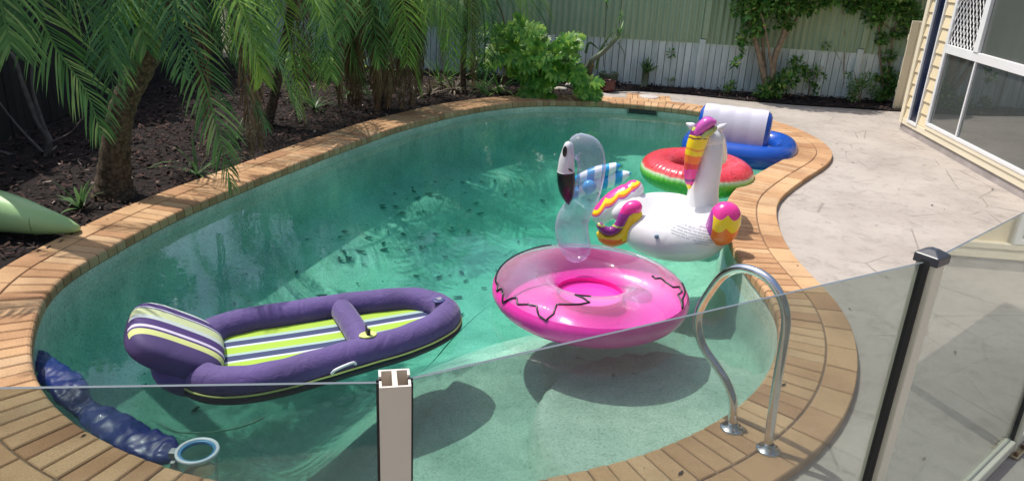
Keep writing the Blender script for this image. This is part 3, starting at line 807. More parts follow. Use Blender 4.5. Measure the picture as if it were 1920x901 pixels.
# ------------------------------------------------------------------ flamingo ring
FC = V((.470, 4.075, WL+.088)); FR, Fr, Fz = .383, .188, .66
fo_ = thing('flamingo_float', 'flamingo swim ring with clear neck and top over a hot pink base', 'pool float', FC)
bm = bmesh.new(); torus(bm, FR, Fr, math.pi*1.0, math.pi*2.0+.42, zs=Fz, nu=128, closed=False, wr=.012, crinkle=56); link('pink_base', bm, M['pink'], fo_)
bm = bmesh.new(); torus(bm, FR, Fr, .42, math.pi, zs=Fz, nu=128, closed=False, wr=.0); link('clear_top', bm, M['clear'], fo_)
bm = bmesh.new(); seg = 64; c_ = bm.verts.new(V((0, 0, -.05))); rr = [bm.verts.new(V((math.cos(k/seg*6.2832)*(FR-Fr+.01), math.sin(k/seg*6.2832)*(FR-Fr+.01), -.03))) for k in range(seg)]
for k in range(seg): bm.faces.new((c_, rr[k], rr[(k+1) % seg]))
link('floor_sheet', bm, M['pink'], fo_)
def ons(u, v, lift=.003):
    u = R(u); v = R(v); r_ = Fr+lift
    return V((math.cos(u)*(FR+math.cos(v)*r_), math.sin(u)*(FR+math.cos(v)*r_), math.sin(v)*r_*Fz))
f1 = [(118, 62), (130, 50), (145, 42), (160, 36), (175, 30), (186, 26), (192, 30), (196, 20), (199, 33), (204, 30), (208, 12), (213, 34), (216, 40), (220, 30), (226, 40), (232, 44), (236, 28), (241, 22), (244, 40), (243, 62), (248, 66), (258, 74), (264, 82), (258, 96), (250, 104), (268, 112)]
f2 = [(-2, 100), (-8, 96), (-6, 86), (-12, 78), (-16, 64), (-10, 52), (-14, 44), (-22, 50), (-30, 24), (-22, 38), (-10, 36), (4, 40)]
for ff in (f1, f2):
    bm = bmesh.new(); pts = []
    for i in range(len(ff)-1):
        for k in range(6):
            t = k/6; pts.append(ons(ff[i][0]+(ff[i+1][0]-ff[i][0])*t, ff[i][1]+(ff[i+1][1]-ff[i][1])*t))
    tube(bm, pts, .0058, 6); link('feather_line', bm, M['black'], fo_)
# neck and head, in a plane facing the camera
NY = 4.50
def npt(x, y, dy=0): return atY(x, y, NY+dy)-FC
nk = [(1080, 464, 31), (1073, 440, 34), (1073, 415, 33), (1085, 390, 29.5), (1099, 364, 27), (1106, 338, 27), (1109, 310, 28), (1103, 284, 29), (1090, 275, 27)]
sc_ = (NY*1.0)/math.cos(TH)/FPX*.98
bm = bmesh.new(); balloon(bm, [npt(a_, b_) for a_, b_, r_ in nk], [r_*sc_*.93 for a_, b_, r_ in nk], 24, 6); link('neck', bm, M['clear_neck'], fo_)
bk = [(1066, 274, 9), (1064, 288, 12), (1062, 304, 14.5), (1061, 322, 16)]
bm = bmesh.new(); balloon(bm, [npt(a_, b_, -.01) for a_, b_, r_ in bk], [r_*sc_ for a_, b_, r_ in bk], 20, 6, ends=(True, False)); link('beak', bm, M['white_vinyl'], fo_)
bt = [(1061, 323, 16.3), (1062, 342, 16.5), (1063, 358, 14), (1065, 372, 9), (1066, 381, 3)]
bm = bmesh.new(); balloon(bm, [npt(a_, b_, -.01) for a_, b_, r_ in bt], [r_*sc_ for a_, b_, r_ in bt], 20, 5, ends=(False, True)); link('beak_tip', bm, M['black'], fo_)
bm = bmesh.new(); superell(bm, npt(1059, 284, -.055), (.014, .012, .034), 1, 1, nu=14, nv=10); link('eye', bm, M['black'], fo_)
bm = bmesh.new(); superell(bm, npt(1070, 319, -.062), (.017, .006, .007), 1, 1, Matrix.Rotation(.5, 4, 'Y'), 12, 8); link('nostril', bm, M['greystem'], fo_)
# air valve
bm = bmesh.new(); superell(bm, ons(228, 40), (.011, .011, .008), .6, 1, nu=14, nv=8); link('valve', bm, M['clear'], fo_)

# ------------------------------------------------------------------ watermelon ring
WC = V((1.63, 6.72, WL+.10))
b = NB('watermelon_print'); oc = b.coord(); X = b.xyz(oc)
rad = b.math('SQRT', b.math('ADD', b.math('MULTIPLY', X[0], X[0]), b.math('MULTIPLY', X[1], X[1])))
# height plus radius decides the band
s_ = b.math('SUBTRACT', b.math('MULTIPLY', X[2], 2.6), b.math('MULTIPLY', b.math('SUBTRACT', rad, .36), .8))
s_ = b.math('ADD', s_, b.math('MULTIPLY', b.noise(oc, 9, 2), .08))
mr = b.n('ShaderNodeMapRange'); mr.inputs[1].default_value = -.40; mr.inputs[2].default_value = .4; b.l(s_, mr.inputs[0])
sd_ = b.n('ShaderNodeTexVoronoi'); sd_.inputs['Scale'].default_value = 26; b.l(oc, sd_.inputs['Vector'])
c = b.ramp(mr.outputs[0], [(0, (.03, .36, .02)), (.30, (.05, .42, .03)), (.45, (.16, .56, .06)), (.50, (.36, .68, .25)), (.56, (.62, .72, .50)), (.60, (.70, .16, .12)), (.66, (.70, .045, .065))])
inner = b.ramp(rad, [(.34, (0, 0, 0)), (.36, (1, 1, 1))])
c = b.mix(inner, (.70, .045, .065), c)
seed = b.ramp(sd_.outputs['Distance'], [(.13, (.05, .008, .006)), (.19, (1, 1, 1))])
top_ = b.ramp(mr.outputs[0], [(.6, (1, 1, 1)), (.62, (0, 0, 0))])
c = b.mix(1.0, c, b.mix(top_, seed, (1, 1, 1)), 'MULTIPLY')
b.col(c); b.set(Roughness=.22); b.p.inputs['Coat Weight'].default_value = .3
an = b.math('ARCTAN2', X[1], X[0]); wvr = b.math('SINE', b.math('MULTIPLY', an, 60)); b.bump(b.math('ADD', wvr, b.math('MULTIPLY', b.noise(oc, 14, 3), 3)), .25, .008)
M['melon'] = b.m
bm = bmesh.new(); torus(bm, .355, .150, zs=.85, nu=128, nv=28)
o = link('watermelon_float', bm, M['melon']); o.location = WC
tag(o, 'round watermelon patterned swim ring, red top and green rind', 'pool float')

# ------------------------------------------------------------------ unicorn
UC = at(1258, 432, 0.0); UC.z = WL+.10
uni = thing('unicorn_float', 'large white unicorn float with rainbow mane, wings and tail', 'pool float', UC)
def ul(x, y, Y): return atY(x, y, Y)-UC
UY = UC.y
b = NB('unicorn_body'); oc = b.coord(); X = b.xyz(oc)
# grey printed warning text patches on the near side
def ell(cx, cz, rx, rz): 
    return b.math('LESS_THAN', b.math('ADD', b.math('POWER', b.math('DIVIDE', b.math('SUBTRACT', X[0], cx), rx), 2), b.math('POWER', b.math('DIVIDE', b.math('SUBTRACT', X[2], cz), rz), 2)), 1)
fz_ = b.math('LESS_THAN', X[1], -.16)
e1_ = b.math('MULTIPLY', b.math('MAXIMUM', ell(.00, .150, .09, .035), ell(.15, .125, .10, .055)), fz_)
rowsn = b.math('GREATER_THAN', b.math('SINE', b.math('ADD', b.math('MULTIPLY', X[2], 420), b.math('MULTIPLY', X[0], 90))), -.2)
chars = b.math('GREATER_THAN', b.noise(oc, 70, 1), .40)
ink = b.math('MULTIPLY', b.math('MULTIPLY', e1_, rowsn), chars)
b.col(b.mix(b.math('MULTIPLY', ink, .55), b.ramp(b.noise(oc, 3, 3), [(.3, (.66, .655, .65)), (.7, (.72, .72, .73))]), (.2, .2, .24)))
b.set(Roughness=.27); b.p.inputs['Coat Weight'].default_value = .3; b.p.inputs['Subsurface Weight'].default_value = 0
b.bump(b.noise(oc, 6, 1, .4, .6), .35, .03); M['ubody'] = b.m
def dimple(p):
    r_ = math.hypot(p.x-.0, (p.y-.0)*.95); 
    if p.z > 0: p = V((p.x, p.y, p.z-.17*max(0, 1-(r_/.30)**2)))
    return p
bm = bmesh.new(); superell(bm, (-.01, -.02, .05), (.385, .445, .185), .85, .95, nu=64, nv=30, fn=dimple); link('body', bm, M['ubody'], uni)
# seam
bm = bmesh.new(); tube(bm, [V((-.01+math.cos(t/72*6.2832)*.385, -.02+math.sin(t/72*6.2832)*.445, .03)) for t in range(72)], .0035, 5, closed=True); link('seam', bm, M['white_vinyl'], uni)
nkY = UY+.22
kk = nkY/math.cos(TH)/FPX
nu_ = [(1316, 392, 36), (1318, 362, 31), (1323, 330, 29), (1328, 300, 28), (1331, 272, 25), (1330, 250, 18)]
bm = bmesh.new(); balloon(bm, [ul(a_, b_, nkY) for a_, b_, r_ in nu_], [r_*kk*.9 for a_, b_, r_ in nu_], 22, 6); link('neck', bm, M['white_vinyl'], uni)
hd_ = [(1332, 262, nkY, 22), (1338, 268, nkY+.10, 22), (1346, 285, nkY+.22, 17), (1350, 295, nkY+.28, 14)]
bm = bmesh.new(); balloon(bm, [ul(a_, b_, y_) for a_, b_, y_, r_ in hd_], [r_*kk for *_, r_ in hd_], 20, 5); link('head', bm, M['white_vinyl'], uni)
bm = bmesh.new(); superell(bm, ul(1351, 250, nkY+.02), (.008, .008, .012), 1, 1, nu=10, nv=8); link('eye', bm, M['redink'], uni)
for (x0, y0, x1, y1) in ((1305, 240, 1288, 232), (1344, 245, 1361, 233)):
    bm = bmesh.new(); balloon(bm, [ul(x0, y0, nkY), ul((x0+x1)/2, (y0+y1)/2, nkY-.01), ul(x1, y1, nkY)], [5*kk, 6.5*kk, 2*kk], 12, 4); link('ear', bm, M['white_vinyl'], uni)
def bandmat(name, stops, lo, hi, axis=2, wob=.35, swirl=None):
    b = NB(name); oc = b.coord(); X = b.xyz(oc)
    v = X[axis]; v = b.math('ADD', v, b.math('MULTIPLY', b.math('SUBTRACT', b.noise(oc, 12, 2, .5, .8), .5), (hi-lo)*wob))
    mr = b.n('ShaderNodeMapRange'); mr.inputs[1].default_value = lo; mr.inputs[2].default_value = hi; b.l(v, mr.inputs[0])
    c = b.ramp(mr.outputs[0], stops, 'CONSTANT'); b.col(c); b.set(Roughness=.25); b.p.inputs['Coat Weight'].default_value = .3
    b.bump(b.noise(oc, 14, 3), .2, .01); return b.m
PK, PU, YE, OR, RD = (.80, .04, .30), (.24, .03, .22), (.90, .66, .02), (.88, .20, .03), (.75, .05, .05)
z0 = ul(1292, 356, nkY-.1).z; z1 = ul(1322, 222, nkY-.1).z
M['mane'] = bandmat('mane_bands', [(0, YE), (.07, PK), (.12, PU), (.17, PK), (.30, RD), (.38, OR), (.50, YE), (.57, (.80, .35, .03)), (.60, YE), (.73, (.2, .1, .05)), (.75, YE), (.77, PU), (.84, (.55, .6, .1)), (.87, PU), (1, (.42, .05, .36))], z0, z1, wob=.10)
mn = [(1292, 352, 3), (1293, 338, 9), (1295, 320, 12), (1298, 302, 14), (1302, 284, 16), (1308, 264, 17), (1316, 246, 17), (1326, 233, 14)]
bm = bmesh.new(); balloon(bm, [ul(a_, b_, nkY-.085) for a_, b_, r_ in mn], [r_*kk for *_, r_ in mn], 18, 6); link('mane', bm, M['mane'], uni)
M['purplev'] = bandmat('forelock_swirl', [(0, (.30, .04, .28)), (.45, (.45, .06, .38)), (.8, (.60, .10, .42))], 0, .06, wob=1.2)
fk = [(1308, 249, 7), (1316, 240, 10), (1326, 231, 10.5), (1337, 229, 6)]
bm = bmesh.new(); balloon(bm, [ul(a_, b_, nkY-.12) for a_, b_, r_ in fk], [r_*kk for *_, r_ in fk], 16, 5); link('forelock', bm, M['purplev'], uni)
bm = bmesh.new(); balloon(bm, [ul(1318, 256, nkY-.15), ul(1329, 250, nkY-.15), ul(1342, 240, nkY-.12)], [4*kk, 6*kk, 3*kk], 12, 4)
link('forelock_curl', bm, simple('lime_swirl', (.45, .48, .12), .3), uni)
# right wing
def scallop(name, wc, rz):
    b = NB(name); oc = b.coord(); X = b.xyz(oc)
    ax = b.math('SUBTRACT', X[0], wc.x); az = b.math('SUBTRACT', X[2], wc.z)
    sc2 = b.math('MULTIPLY', b.math('ABSOLUTE', b.math('SINE', b.math('MULTIPLY', ax, 32))), -.035)
    v = b.math('SUBTRACT', az, b.math('MULTIPLY', sc2, 1))
    mr = b.n('ShaderNodeMapRange'); mr.inputs[1].default_value = -rz; mr.inputs[2].default_value = rz*1.0; b.l(v, mr.inputs[0])
    c = b.ramp(mr.outputs[0], [(0, RD), (.12, OR), (.50, YE), (.76, PK), (1, PK)], 'CONSTANT')
    edge = b.math('LESS_THAN', ax, -.085); c = b.mix(edge, c, (.34, .05, .30))
    b.col(c); b.set(Roughness=.25); b.p.inputs['Coat Weight'].default_value = .3; b.bump(b.noise(oc, 9, 3), .2, .02); return b.m
wc = ul(1356, 419, UY-.34)
bm = bmesh.new(); superell(bm, wc, (.108, .09, .150), .85, .9, Matrix.Rotation(R(8), 4, 'Y'), 32, 20); link('wing', bm, scallop('wing_print', wc, .165), uni)
# far wing: white with a printed upper face
wl = [ul(1128, 402, UY+.22), ul(1150, 384, UY+.24), ul(1178, 366, UY+.26), ul(1188, 356, UY+.27)]
b = NB('far_wing_print'); oc = b.coord(); X = b.xyz(oc)
Nn = b.xyz(b.coord('Normal')); nv_ = b.math('ADD', b.math('MULTIPLY', Nn[2], .8), b.math('MULTIPLY', Nn[0], -.45))
v = b.math('ADD', nv_, b.math('MULTIPLY', b.math('ABSOLUTE', b.math('SINE', b.math('MULTIPLY', X[0], 34))), .16))
b.col(b.ramp(v, [(0, (.70, .70, .71)), (.42, (.5, .1, .4)), (.52, OR), (.66, YE), (.86, PK)], 'CONSTANT')); b.set(Roughness=.25); M['farwing'] = b.m
bm = bmesh.new(); balloon(bm, wl, [.075, .095, .095, .075], 22, 6); link('wing', bm, M['farwing'], uni)
# tail
tl = [(1188, 402, 17), (1180, 418, 15), (1170, 438, 14), (1150, 449, 12), (1132, 446, 9), (1124, 436, 6)]; tY = UY-.20; kt = tY/math.cos(TH)/FPX
bm = bmesh.new(); balloon(bm, [ul(a_, b_+2, tY) for a_, b_, r_ in tl], [r_*kt for *_, r_ in tl], 18, 6)
link('tail', bm, bandmat('tail_yellow', [(0, OR), (.2, YE), (.95, OR)], -.05, .22, wob=.3), uni)
tl2 = [(1193, 394, 14), (1184, 397, 14), (1174, 410, 12), (1164, 428, 10), (1150, 438, 9), (1136, 436, 8), (1128, 428, 7)]
bm = bmesh.new(); balloon(bm, [ul(a_-3, b_-5, tY-.005) for a_, b_, r_ in tl2], [r_*kt for *_, r_ in tl2], 18, 6)
link('tail_crest', bm, bandmat('tail_purple', [(0, (.24, .03, .2)), (.42, (.5, .55, .1)), (.48, (.3, .04, .25)), (.7, (.35, .05, .3)), (.8, PK)], -.02, .25, wob=.25), uni)
bm = bmesh.new(); balloon(bm, [ul(1160, 400, tY+.04), ul(1172, 392, tY+.05), ul(1184, 400, tY+.05)], [.05, .06, .06], 16, 4); link('tail_root', bm, M['white_vinyl'], uni)
bm = bmesh.new(); q = ul(1231, 443, UY-.42); superell(bm, q, (.015, .012, .014), .7, 1, nu=14, nv=8); link('valve', bm, simple('blue_grey_valve', (.2, .3, .42), .4), uni)

# ------------------------------------------------------------------ striped tubes behind the flamingo
sY = 6.35
st_ = thing('striped_float', 'pair of blue and white striped inflatable tubes behind the flamingo neck', 'pool float', at(1120, 350, WL))
SO = V(st_.location); ks = sY/math.cos(TH)/FPX
b = NB('blue_white_rings'); X = b.xyz(b.coord()); b.col(b.ramp(b.math('FRACT', b.math('MULTIPLY', b.math('ADD', X[0], 3), 8.3)), [(0, (.02, .34, .68)), (.5, (.80, .84, .88))], 'CONSTANT')); b.set(Roughness=.3); M['rings'] = b.m
for pp in (((1085, 335, 9), (1115, 325, 13), (1140, 318, 12), (1155, 312, 8), (1161, 310, 3)), ((1070, 365, 10), (1100, 352, 14), (1135, 341, 14), (1160, 332, 13), (1174, 327, 8), (1181, 325, 3))):
    bm = bmesh.new(); balloon(bm, [atY(a_, b_, sY)-SO for a_, b_, r_ in pp], [r_*ks*.92 for *_, r_ in pp], 18, 6); link('striped_tube', bm, M['rings'], st_)
bm = bmesh.new(); superell(bm, atY(1105, 350, sY-.1)-SO, (.06, .05, .06), 1, 1, nu=18, nv=12); link('end_ball', bm, vinyl('sky_blue_vinyl', (.05, .38, .75)).m, st_)

# ------------------------------------------------------------------ blue lounge chair float
CC = at(1378, 298, WL); ax = V((.93, -.37, 0)); ay = V((.37, .93, 0))
ch = thing('lounge_float', 'royal blue inflatable lounge seat with pale arched backrest by the coping', 'pool float', CC, math.atan2(ax.y, ax.x))
bm = bmesh.new(); up_ = [(-.42, .50), (-.455, .25), (-.44, .0), (-.36, -.13), (-.18, -.18), (.08, -.18), (.30, -.14), (.42, -.02), (.46, .22), (.43, .48), (.30, .62), (0, .66), (-.3, .62)]
tube(bm, catmull([(x_, y_, .085) for x_, y_ in up_], 8, True), .118, 22, closed=True); link('side_tube', bm, M['blue'], ch)
bm = bmesh.new(); box(bm, (0, .25, .055), (.8, .75, .03)); bevel(bm, .01, 2); link('seat_mesh', bm, simple('dark_mesh_seat', (.05, .06, .09), .8, .6, 200), ch)
# backrest: flattened arch section swept along x
def backsec(n=36, hz=.245, hy=.135, e=.85):
    out = []
    for k in range(n):
        t = 2*math.pi*k/n; c1, s1 = math.cos(t), math.sin(t)
        y_ = math.copysign(abs(c1)**e, c1)*hy; z_ = math.copysign(abs(s1)**e, s1)*hz; y_ += (z_+hz)*.14
        out.append((y_, z_+hz+.02))
    return out
sec = backsec(); bm = bmesh.new()
def loftx(bm, xs, scales):
    rws = []
    for x_, s_ in zip(xs, scales):
        rws.append([bm.verts.new(V((x_, (y_-.02)*s_+.02, (z_-.32)*s_+.32))) for y_, z_ in sec])
    for i in range(len(rws)-1):
        for k in range(len(sec)): bm.faces.new((rws[i][k], rws[i][(k+1) % len(sec)], rws[i+1][(k+1) % len(sec)], rws[i+1][k]))
    bm.faces.new(rws[0]); bm.faces.new(rws[-1][::-1])
XO = -.06
loftx(bm, [XO+q_ for q_ in [-.355, -.35, -.335, -.31, -.2, .2, .31, .335, .35, .355]], [.5, .7, .86, .95, .985, .985, .95, .86, .7, .5]); bmesh.ops.recalc_face_normals(bm, faces=bm.faces)
bk_ = link('backrest', bm, M['blue'], ch)
bm = bmesh.new(); xs = [-.31+.62*i/48 for i in range(49)]
rws = []
for x_ in xs:
    x_ += XO; puff = 1.015+.022*abs(math.sin((x_-XO+.31)/.62*math.pi*4))
    rws.append([bm.verts.new(V((x_, (y_-.02)*puff+.02, (z_-.32)*puff+.32))) for y_, z_ in sec if not (z_ < .16 and y_ > -.2 and y_ > -.05)])
L_ = len(rws[0])
# open strip order: start after the gap at the bottom
for i in range(len(rws)-1):
    for k in range(L_):
        k2 = (k+1) % L_
        if (rws[i][k].co-rws[i][k2].co).length > .15: continue
        bm.faces.new((rws[i][k], rws[i][k2], rws[i+1][k2], rws[i+1][k]))
bmesh.ops.recalc_face_normals(bm, faces=bm.faces)
b = NB('backrest_cover'); X = b.xyz(b.coord()); zz = b.ramp(X[2], [(.22, (.50, .38, .43)), (.40, (.58, .57, .66))]); b.col(zz); b.set(Roughness=.4); b.bump(b.noise(b.coord(), 6, 3), .2, .02)
link('backrest_cover', bm, b.m, bk_)

# ------------------------------------------------------------------ purple lounger
PZ = WL+.062
def pl(x, y, z=PZ): return at(x, y, z)
PO = pl(560, 640); axd = (pl(835, 592)-pl(350, 668)); pang = math.atan2(axd.y, axd.x)
lo_ = thing('float_lounger', 'purple fabric float lounger with striped lime seat and raised headrest', 'pool float', (PO.x, PO.y, WL), pang)
LM = Matrix.Translation((PO.x, PO.y, WL)) @ Matrix.Rotation(pang, 4, 'Z'); LI = LM.inverted()
def L3(p): return LI @ V(p)
cl = [(352, 676), (382, 709), (440, 717), (520, 705), (600, 683), (680, 660), (760, 637), (820, 610), (838, 588), (815, 572), (770, 563), (700, 568), (620, 578), (540, 591), (460, 604), (395, 625)]
cpts = [L3(pl(x, y)) for x, y in cl]; cring = catmull(cpts, 8, True)
rads = [.075+.0012*math.sin(i*.9) for i in range(len(cring))]
bm = bmesh.new(); tube(bm, cring, rads, 22, closed=True); link('rim_tube', bm, M['purple'], lo_)
xa = L3(pl(635, 574)); xb = L3(pl(686, 654))
bm = bmesh.new(); tube(bm, catmull([xa, xa.lerp(xb, .33)+V((0, 0, .012)), xa.lerp(xb, .66)+V((0, 0, .012)), xb], 6), [.062]*19, 20); link('cross_tube', bm, M['purple'], lo_)
# striped seat sheet with stripes along the length
stp = [(0, wh), (.05, nav), (.09, lime), (.20, pg), (.25, nav), (.33, wh), (.36, lime), (.47, pg), (.51, nav), (.60, wh), (.63, lime), (.73, pg), (.78, nav), (.83, wh), (.87, lime)]
ylo = min(p.y for p in cring)*.9; yhi = max(p.y for p in cring)*.9
M['seatstripe'] = stripes('lime_navy_stripes', stp[::1], yhi, ylo)
bm = bmesh.new(); cy = sum((p for p in cring), V())/len(cring)
vs = [bm.verts.new(V((p.x, p.y, .045))) for p in cring]; c_ = bm.verts.new(V((cy.x, cy.y, .032)))
for i in range(len(vs)): bm.faces.new((c_, vs[i], vs[(i+1) % len(vs)]))
link('seat_fabric', bm, M['seatstripe'], lo_)
# dark underside and lime piping
bm = bmesh.new(); tube(bm, [V((p.x, p.y, .012)) for p in cring], .083, 18, closed=True, squash=(.45, 1.03)); link('underside', bm, M['navybase'], lo_)
bm = bmesh.new(); cc_ = sum(cring, V())/len(cring); nr_ = []
for i, p in enumerate(cring):
    t = (cring[(i+1) % len(cring)]-cring[i-1]).normalized(); nn = V((t.y, -t.x, 0)); nn = nn if nn.dot(p-cc_) > 0 else -nn
    nr_.append(V((p.x, p.y, .036))+nn*(.078+.001*math.sin(i)))
tube(bm, nr_, .0052, 6, closed=True); link('piping', bm, M['lime_cord'], lo_)
# headrest
hc = L3(at(330, 640, WL+.15)); hrot = Matrix.Rotation(R(-28), 4, 'Y')
hr = bmesh.new()
def hfn(p):
    return V((p.x*(1+.0*p.z), p.y, p.z))
superell(hr, (0, 0, 0), (.225, .245, .078), .6, .62, None, 48, 26)
M['pillow'] = NB('pillow_stripes'); b = M['pillow']; oc = b.coord(); X = b.xyz(oc)
mr = b.n('ShaderNodeMapRange'); mr.inputs[1].default_value = .245; mr.inputs[2].default_value = -.19; b.l(X[1], mr.inputs[0])
PUR = (.06, .03, .14); c = b.ramp(mr.outputs[0], [(0, (.50, .55, .53)), (.17, PUR), (.29, wh), (.32, PUR), (.34, (.50, .56, .30)), (.50, (.48, .54, .52)), (.58, PUR), (.72, (.62, .55, .68)), (.77, PUR), (.81, (.55, .60, .22)), (.91, PUR)], 'CONSTANT')
side = b.math('LESS_THAN', X[2], .012); c = b.mix(side, c, (.06, .038, .13)); c = b.mix(b.math('LESS_THAN', X[1], -.155), c, (.06, .038, .13))  # sides a deeper purple: their shade is put into the colour
b.col(c); b.set(Roughness=.7); b.bump(b.noise(oc, 9, 3, .5, .8), .3, .015); M['pillow'] = b.m
ho = link('headrest', hr, M['pillow'], lo_); ho.location = hc; ho.rotation_euler = (0, R(31), R(-4))
bm = bmesh.new(); superell(bm, (0, 0, 0), (.13, .235, .10), .8, .75, None, 36, 18); hb = link('headrest_bolster', bm, M['purple'], lo_); hb.location = hc+V((.01, -.01, -.095)); hb.rotation_euler = (0, R(38), R(-4))
# grab handle, valve patch, logo disc
def rimtop(px, py, z=PZ+.07): return L3(at(px, py, z))
bm = bmesh.new(); a_, b_ = L3(at(621, 696, PZ-.0)), L3(at(665, 678, PZ+.0)); a2 = L3(at(628, 686, PZ+.04)); b2_ = L3(at(657, 674, PZ+.04))
out = V((0, -.03, 0)); tube(bm, catmull([a_+out*.6, a2+out, b2_+out, b_+out*.6], 6), .007, 8); link('handle', bm, M['white_cord'], lo_)
q = rimtop(690, 627, PZ+.078)
bm = bmesh.new(); superell(bm, q, (.045, .032, .006), .6, 1, nu=24, nv=8); pv = link('valve_patch', bm, M['lime_cord'], lo_)
bm = bmesh.new(); tube(bm, [q+V((0, -.01, .0)), q+V((0, -.01, .035))], .010, 10); tube(bm, [q+V((-.006, .01, .0)), q+V((-.006, .01, .05))], .004, 8); link('valve_stem', bm, M['gasket'], pv)
q = rimtop(823, 563, PZ+.072)
bm = bmesh.new(); superell(bm, q, (.036, .030, .008), .6, 1, nu=24, nv=8); bd = link('badge', bm, simple('navy_badge', (.06, .07, .2), .5), lo_)
bm = bmesh.new()
for k in range(3): tube(bm, [q+V((-.018+.004*k, .012-.010*k, .010)), q+V((-.006, .009-.010*k, .011)), q+V((.018-.004*k, .012-.010*k, .010))], .0022, 5)
link('emblem', bm, M['white_cord'], bd)

# ------------------------------------------------------------------ sunken blue tube, dispenser, hose
bm = bmesh.new(); bp_ = [(76, 662, 10), (88, 688, 22), (112, 712, 28), (138, 742, 26), (158, 765, 19), (185, 782, 26), (225, 806, 30), (262, 826, 29), (295, 842, 27), (312, 850, 22)]
pts = [at(x, y, WL-.075-.03*(i in (4, 5, 6))) for i, (x, y, r_) in enumerate(bp_)]
balloon(bm, pts, [r_/400*1.12 for *_, r_ in bp_], 28, 14, squash=(.5, 1))
for v in bm.verts: v.co += V((noise.noise(v.co*14), noise.noise(v.co*14+V((5, 0, 0))), noise.noise(v.co*17+V((0, 7, 0)))))*.016+V((0, 0, noise.noise(v.co*42)*.010))
c0_ = V(pts[4])
for v in bm.verts: v.co -= c0_
o = link('blue_tube_float', bm, M['blue_dark']); o.location = c0_
tag(o, 'dark blue soft tube lying half sunk along the near left pool edge', 'pool float')
# dispenser
DC = at(372, 862, WL)
dp = thing('chlorine_cup', 'small clear cup with blue and white rim hooked on the near pool edge', 'cup', DC)
def lathe(bm, prof, seg=36, c=V((0, 0, 0))):
    rws = [[bm.verts.new(c+V((math.cos(k/seg*6.2832)*r_, math.sin(k/seg*6.2832)*r_, z_))) for k in range(seg)] for r_, z_ in prof]
    for i in range(len(rws)-1):
        for k in range(seg): bm.faces.new((rws[i][k], rws[i][(k+1) % seg], rws[i+1][(k+1) % seg], rws[i+1][k]))
bm = bmesh.new(); lathe(bm, [(.076, .035), (.072, -.10), (.05, -.13), (.001, -.13)]); link('cup_wall', bm, clearmat('clear_plastic_cup', (.82, .86, .85), (.7, .75, .75), .2), dp)
bm = bmesh.new(); lathe(bm, [(.070, .036), (.070, .048), (.082, .050), (.084, .040), (.080, .034), (.070, .036)]); link('white_rim', bm, simple('pale_plastic_rim', (.62, .70, .74), .3), dp)
bm = bmesh.new(); lathe(bm, [(.060, .030), (.060, .044), (.069, .046), (.0695, .030), (.060, .030)]); link('blue_ring', bm, simple('mid_blue_plastic', (.08, .28, .50), .35), dp)
bm = bmesh.new(); box(bm, (-.092, -.005, .03), (.03, .035, .03)); box(bm, (-.085, -.03, -.03), (.02, .03, .09)); bevel(bm, .004, 2); link('hook', bm, simple('clear_grey_plastic', (.42, .46, .46), .25), dp)
bm = bmesh.new(); lathe(bm, [(.058, -.05), (.001, -.048)]); link('murky_water', bm, simple('murky_brown_water', (.16, .14, .08), .1, .5, 30), dp)
bm = bmesh.new(); tube(bm, catmull([at(x, y, -.6) for x, y in [(300, 790), (330, 808), (390, 810), (450, 800), (495, 782)]], 6), .006, 8)
tag(link('pool_hose', bm, simple('pale_hose', (.5, .6, .5), .6)), 'thin pale hose curving underwater near the cup', 'hose')
# skimmer
bm = bmesh.new(); q = at(1206, 206, -.09); ii = nearest(q); tdir = (ring[(ii+5) % NR]-ring[ii-5]).normalized(); sk = ring[ii]-NRM[ii]*.0
rz_ = math.atan2(tdir.y, tdir.x)
so_ = thing('skimmer_box', 'dark skimmer opening in the far pool wall below a round lid', 'skimmer', (sk.x, sk.y, 0), rz_)
box(bm, (0, 0, -.092), (.34, .03, .055)); link('opening', bm, M['gasket'], so_, False)
bm = bmesh.new()
for cx_, cz_, sx_, sz_ in ((-.18, -.09, .02, .075), (.18, -.09, .02, .075)): box(bm, (cx_, 0, cz_), (sx_, .045, sz_))
link('surround', bm, M['greenpot'], so_, False)
bm = bmesh.new(); lq = at(1217, 181, .0); lathe(bm, [(.001, .008), (.12, .008), (.13, .003), (.132, -.01)], 36); o = link('paving_lid', bm, simple('grey_plastic_lid', (.50, .46, .42), .7)); o.location = lq
tag(o, 'flat round pale skimmer lid set into the paving at the far edge', 'lid')

# pale green kayak nose
gk = [(148, 428, .012), (140, 427, .033), (124, 423, .055), (100, 418, .078), (70, 412, .100), (30, 402, .125), (-20, 392, .145), (-120, 372, .165), (-260, 345, .165), (-420, 318, .12), (-520, 300, .03)]
gpts = [at(x, y, .06+.0*i) for i, (x, y, r_) in enumerate(gk)]
for p, (_, _, r_) in zip(gpts, gk): p.z = r_*.9+.005
gpts = [at(x, y, r_*.9+.005) for x, y, r_ in gk]
ky = thing('kayak', 'pale green smooth kayak nose poking over the coping at left edge', 'kayak', (gpts[5].x, gpts[5].y, 0)); ko = V(ky.location)
bm = bmesh.new(); balloon(bm, [p-ko for p in gpts], [r_ for *_, r_ in gk], 26, 6, squash=(.92, 1.0)); link('hull', bm, M['palegreen'], ky)
bm = bmesh.new(); p_ = at(72, 412, .1)-ko; d_ = (gpts[4]-gpts[3]).normalized(); u_ = V((0, 0, 1)); s2_ = d_.cross(u_)
tube(bm, [gpts[4]-ko+(u_*math.cos(t/40*6.2832)*.1015*.92+s2_*math.sin(t/40*6.2832)*.1015) for t in range(40)], .002, 5, closed=True); link('seam', bm, M['palegreen_dark'], ky)

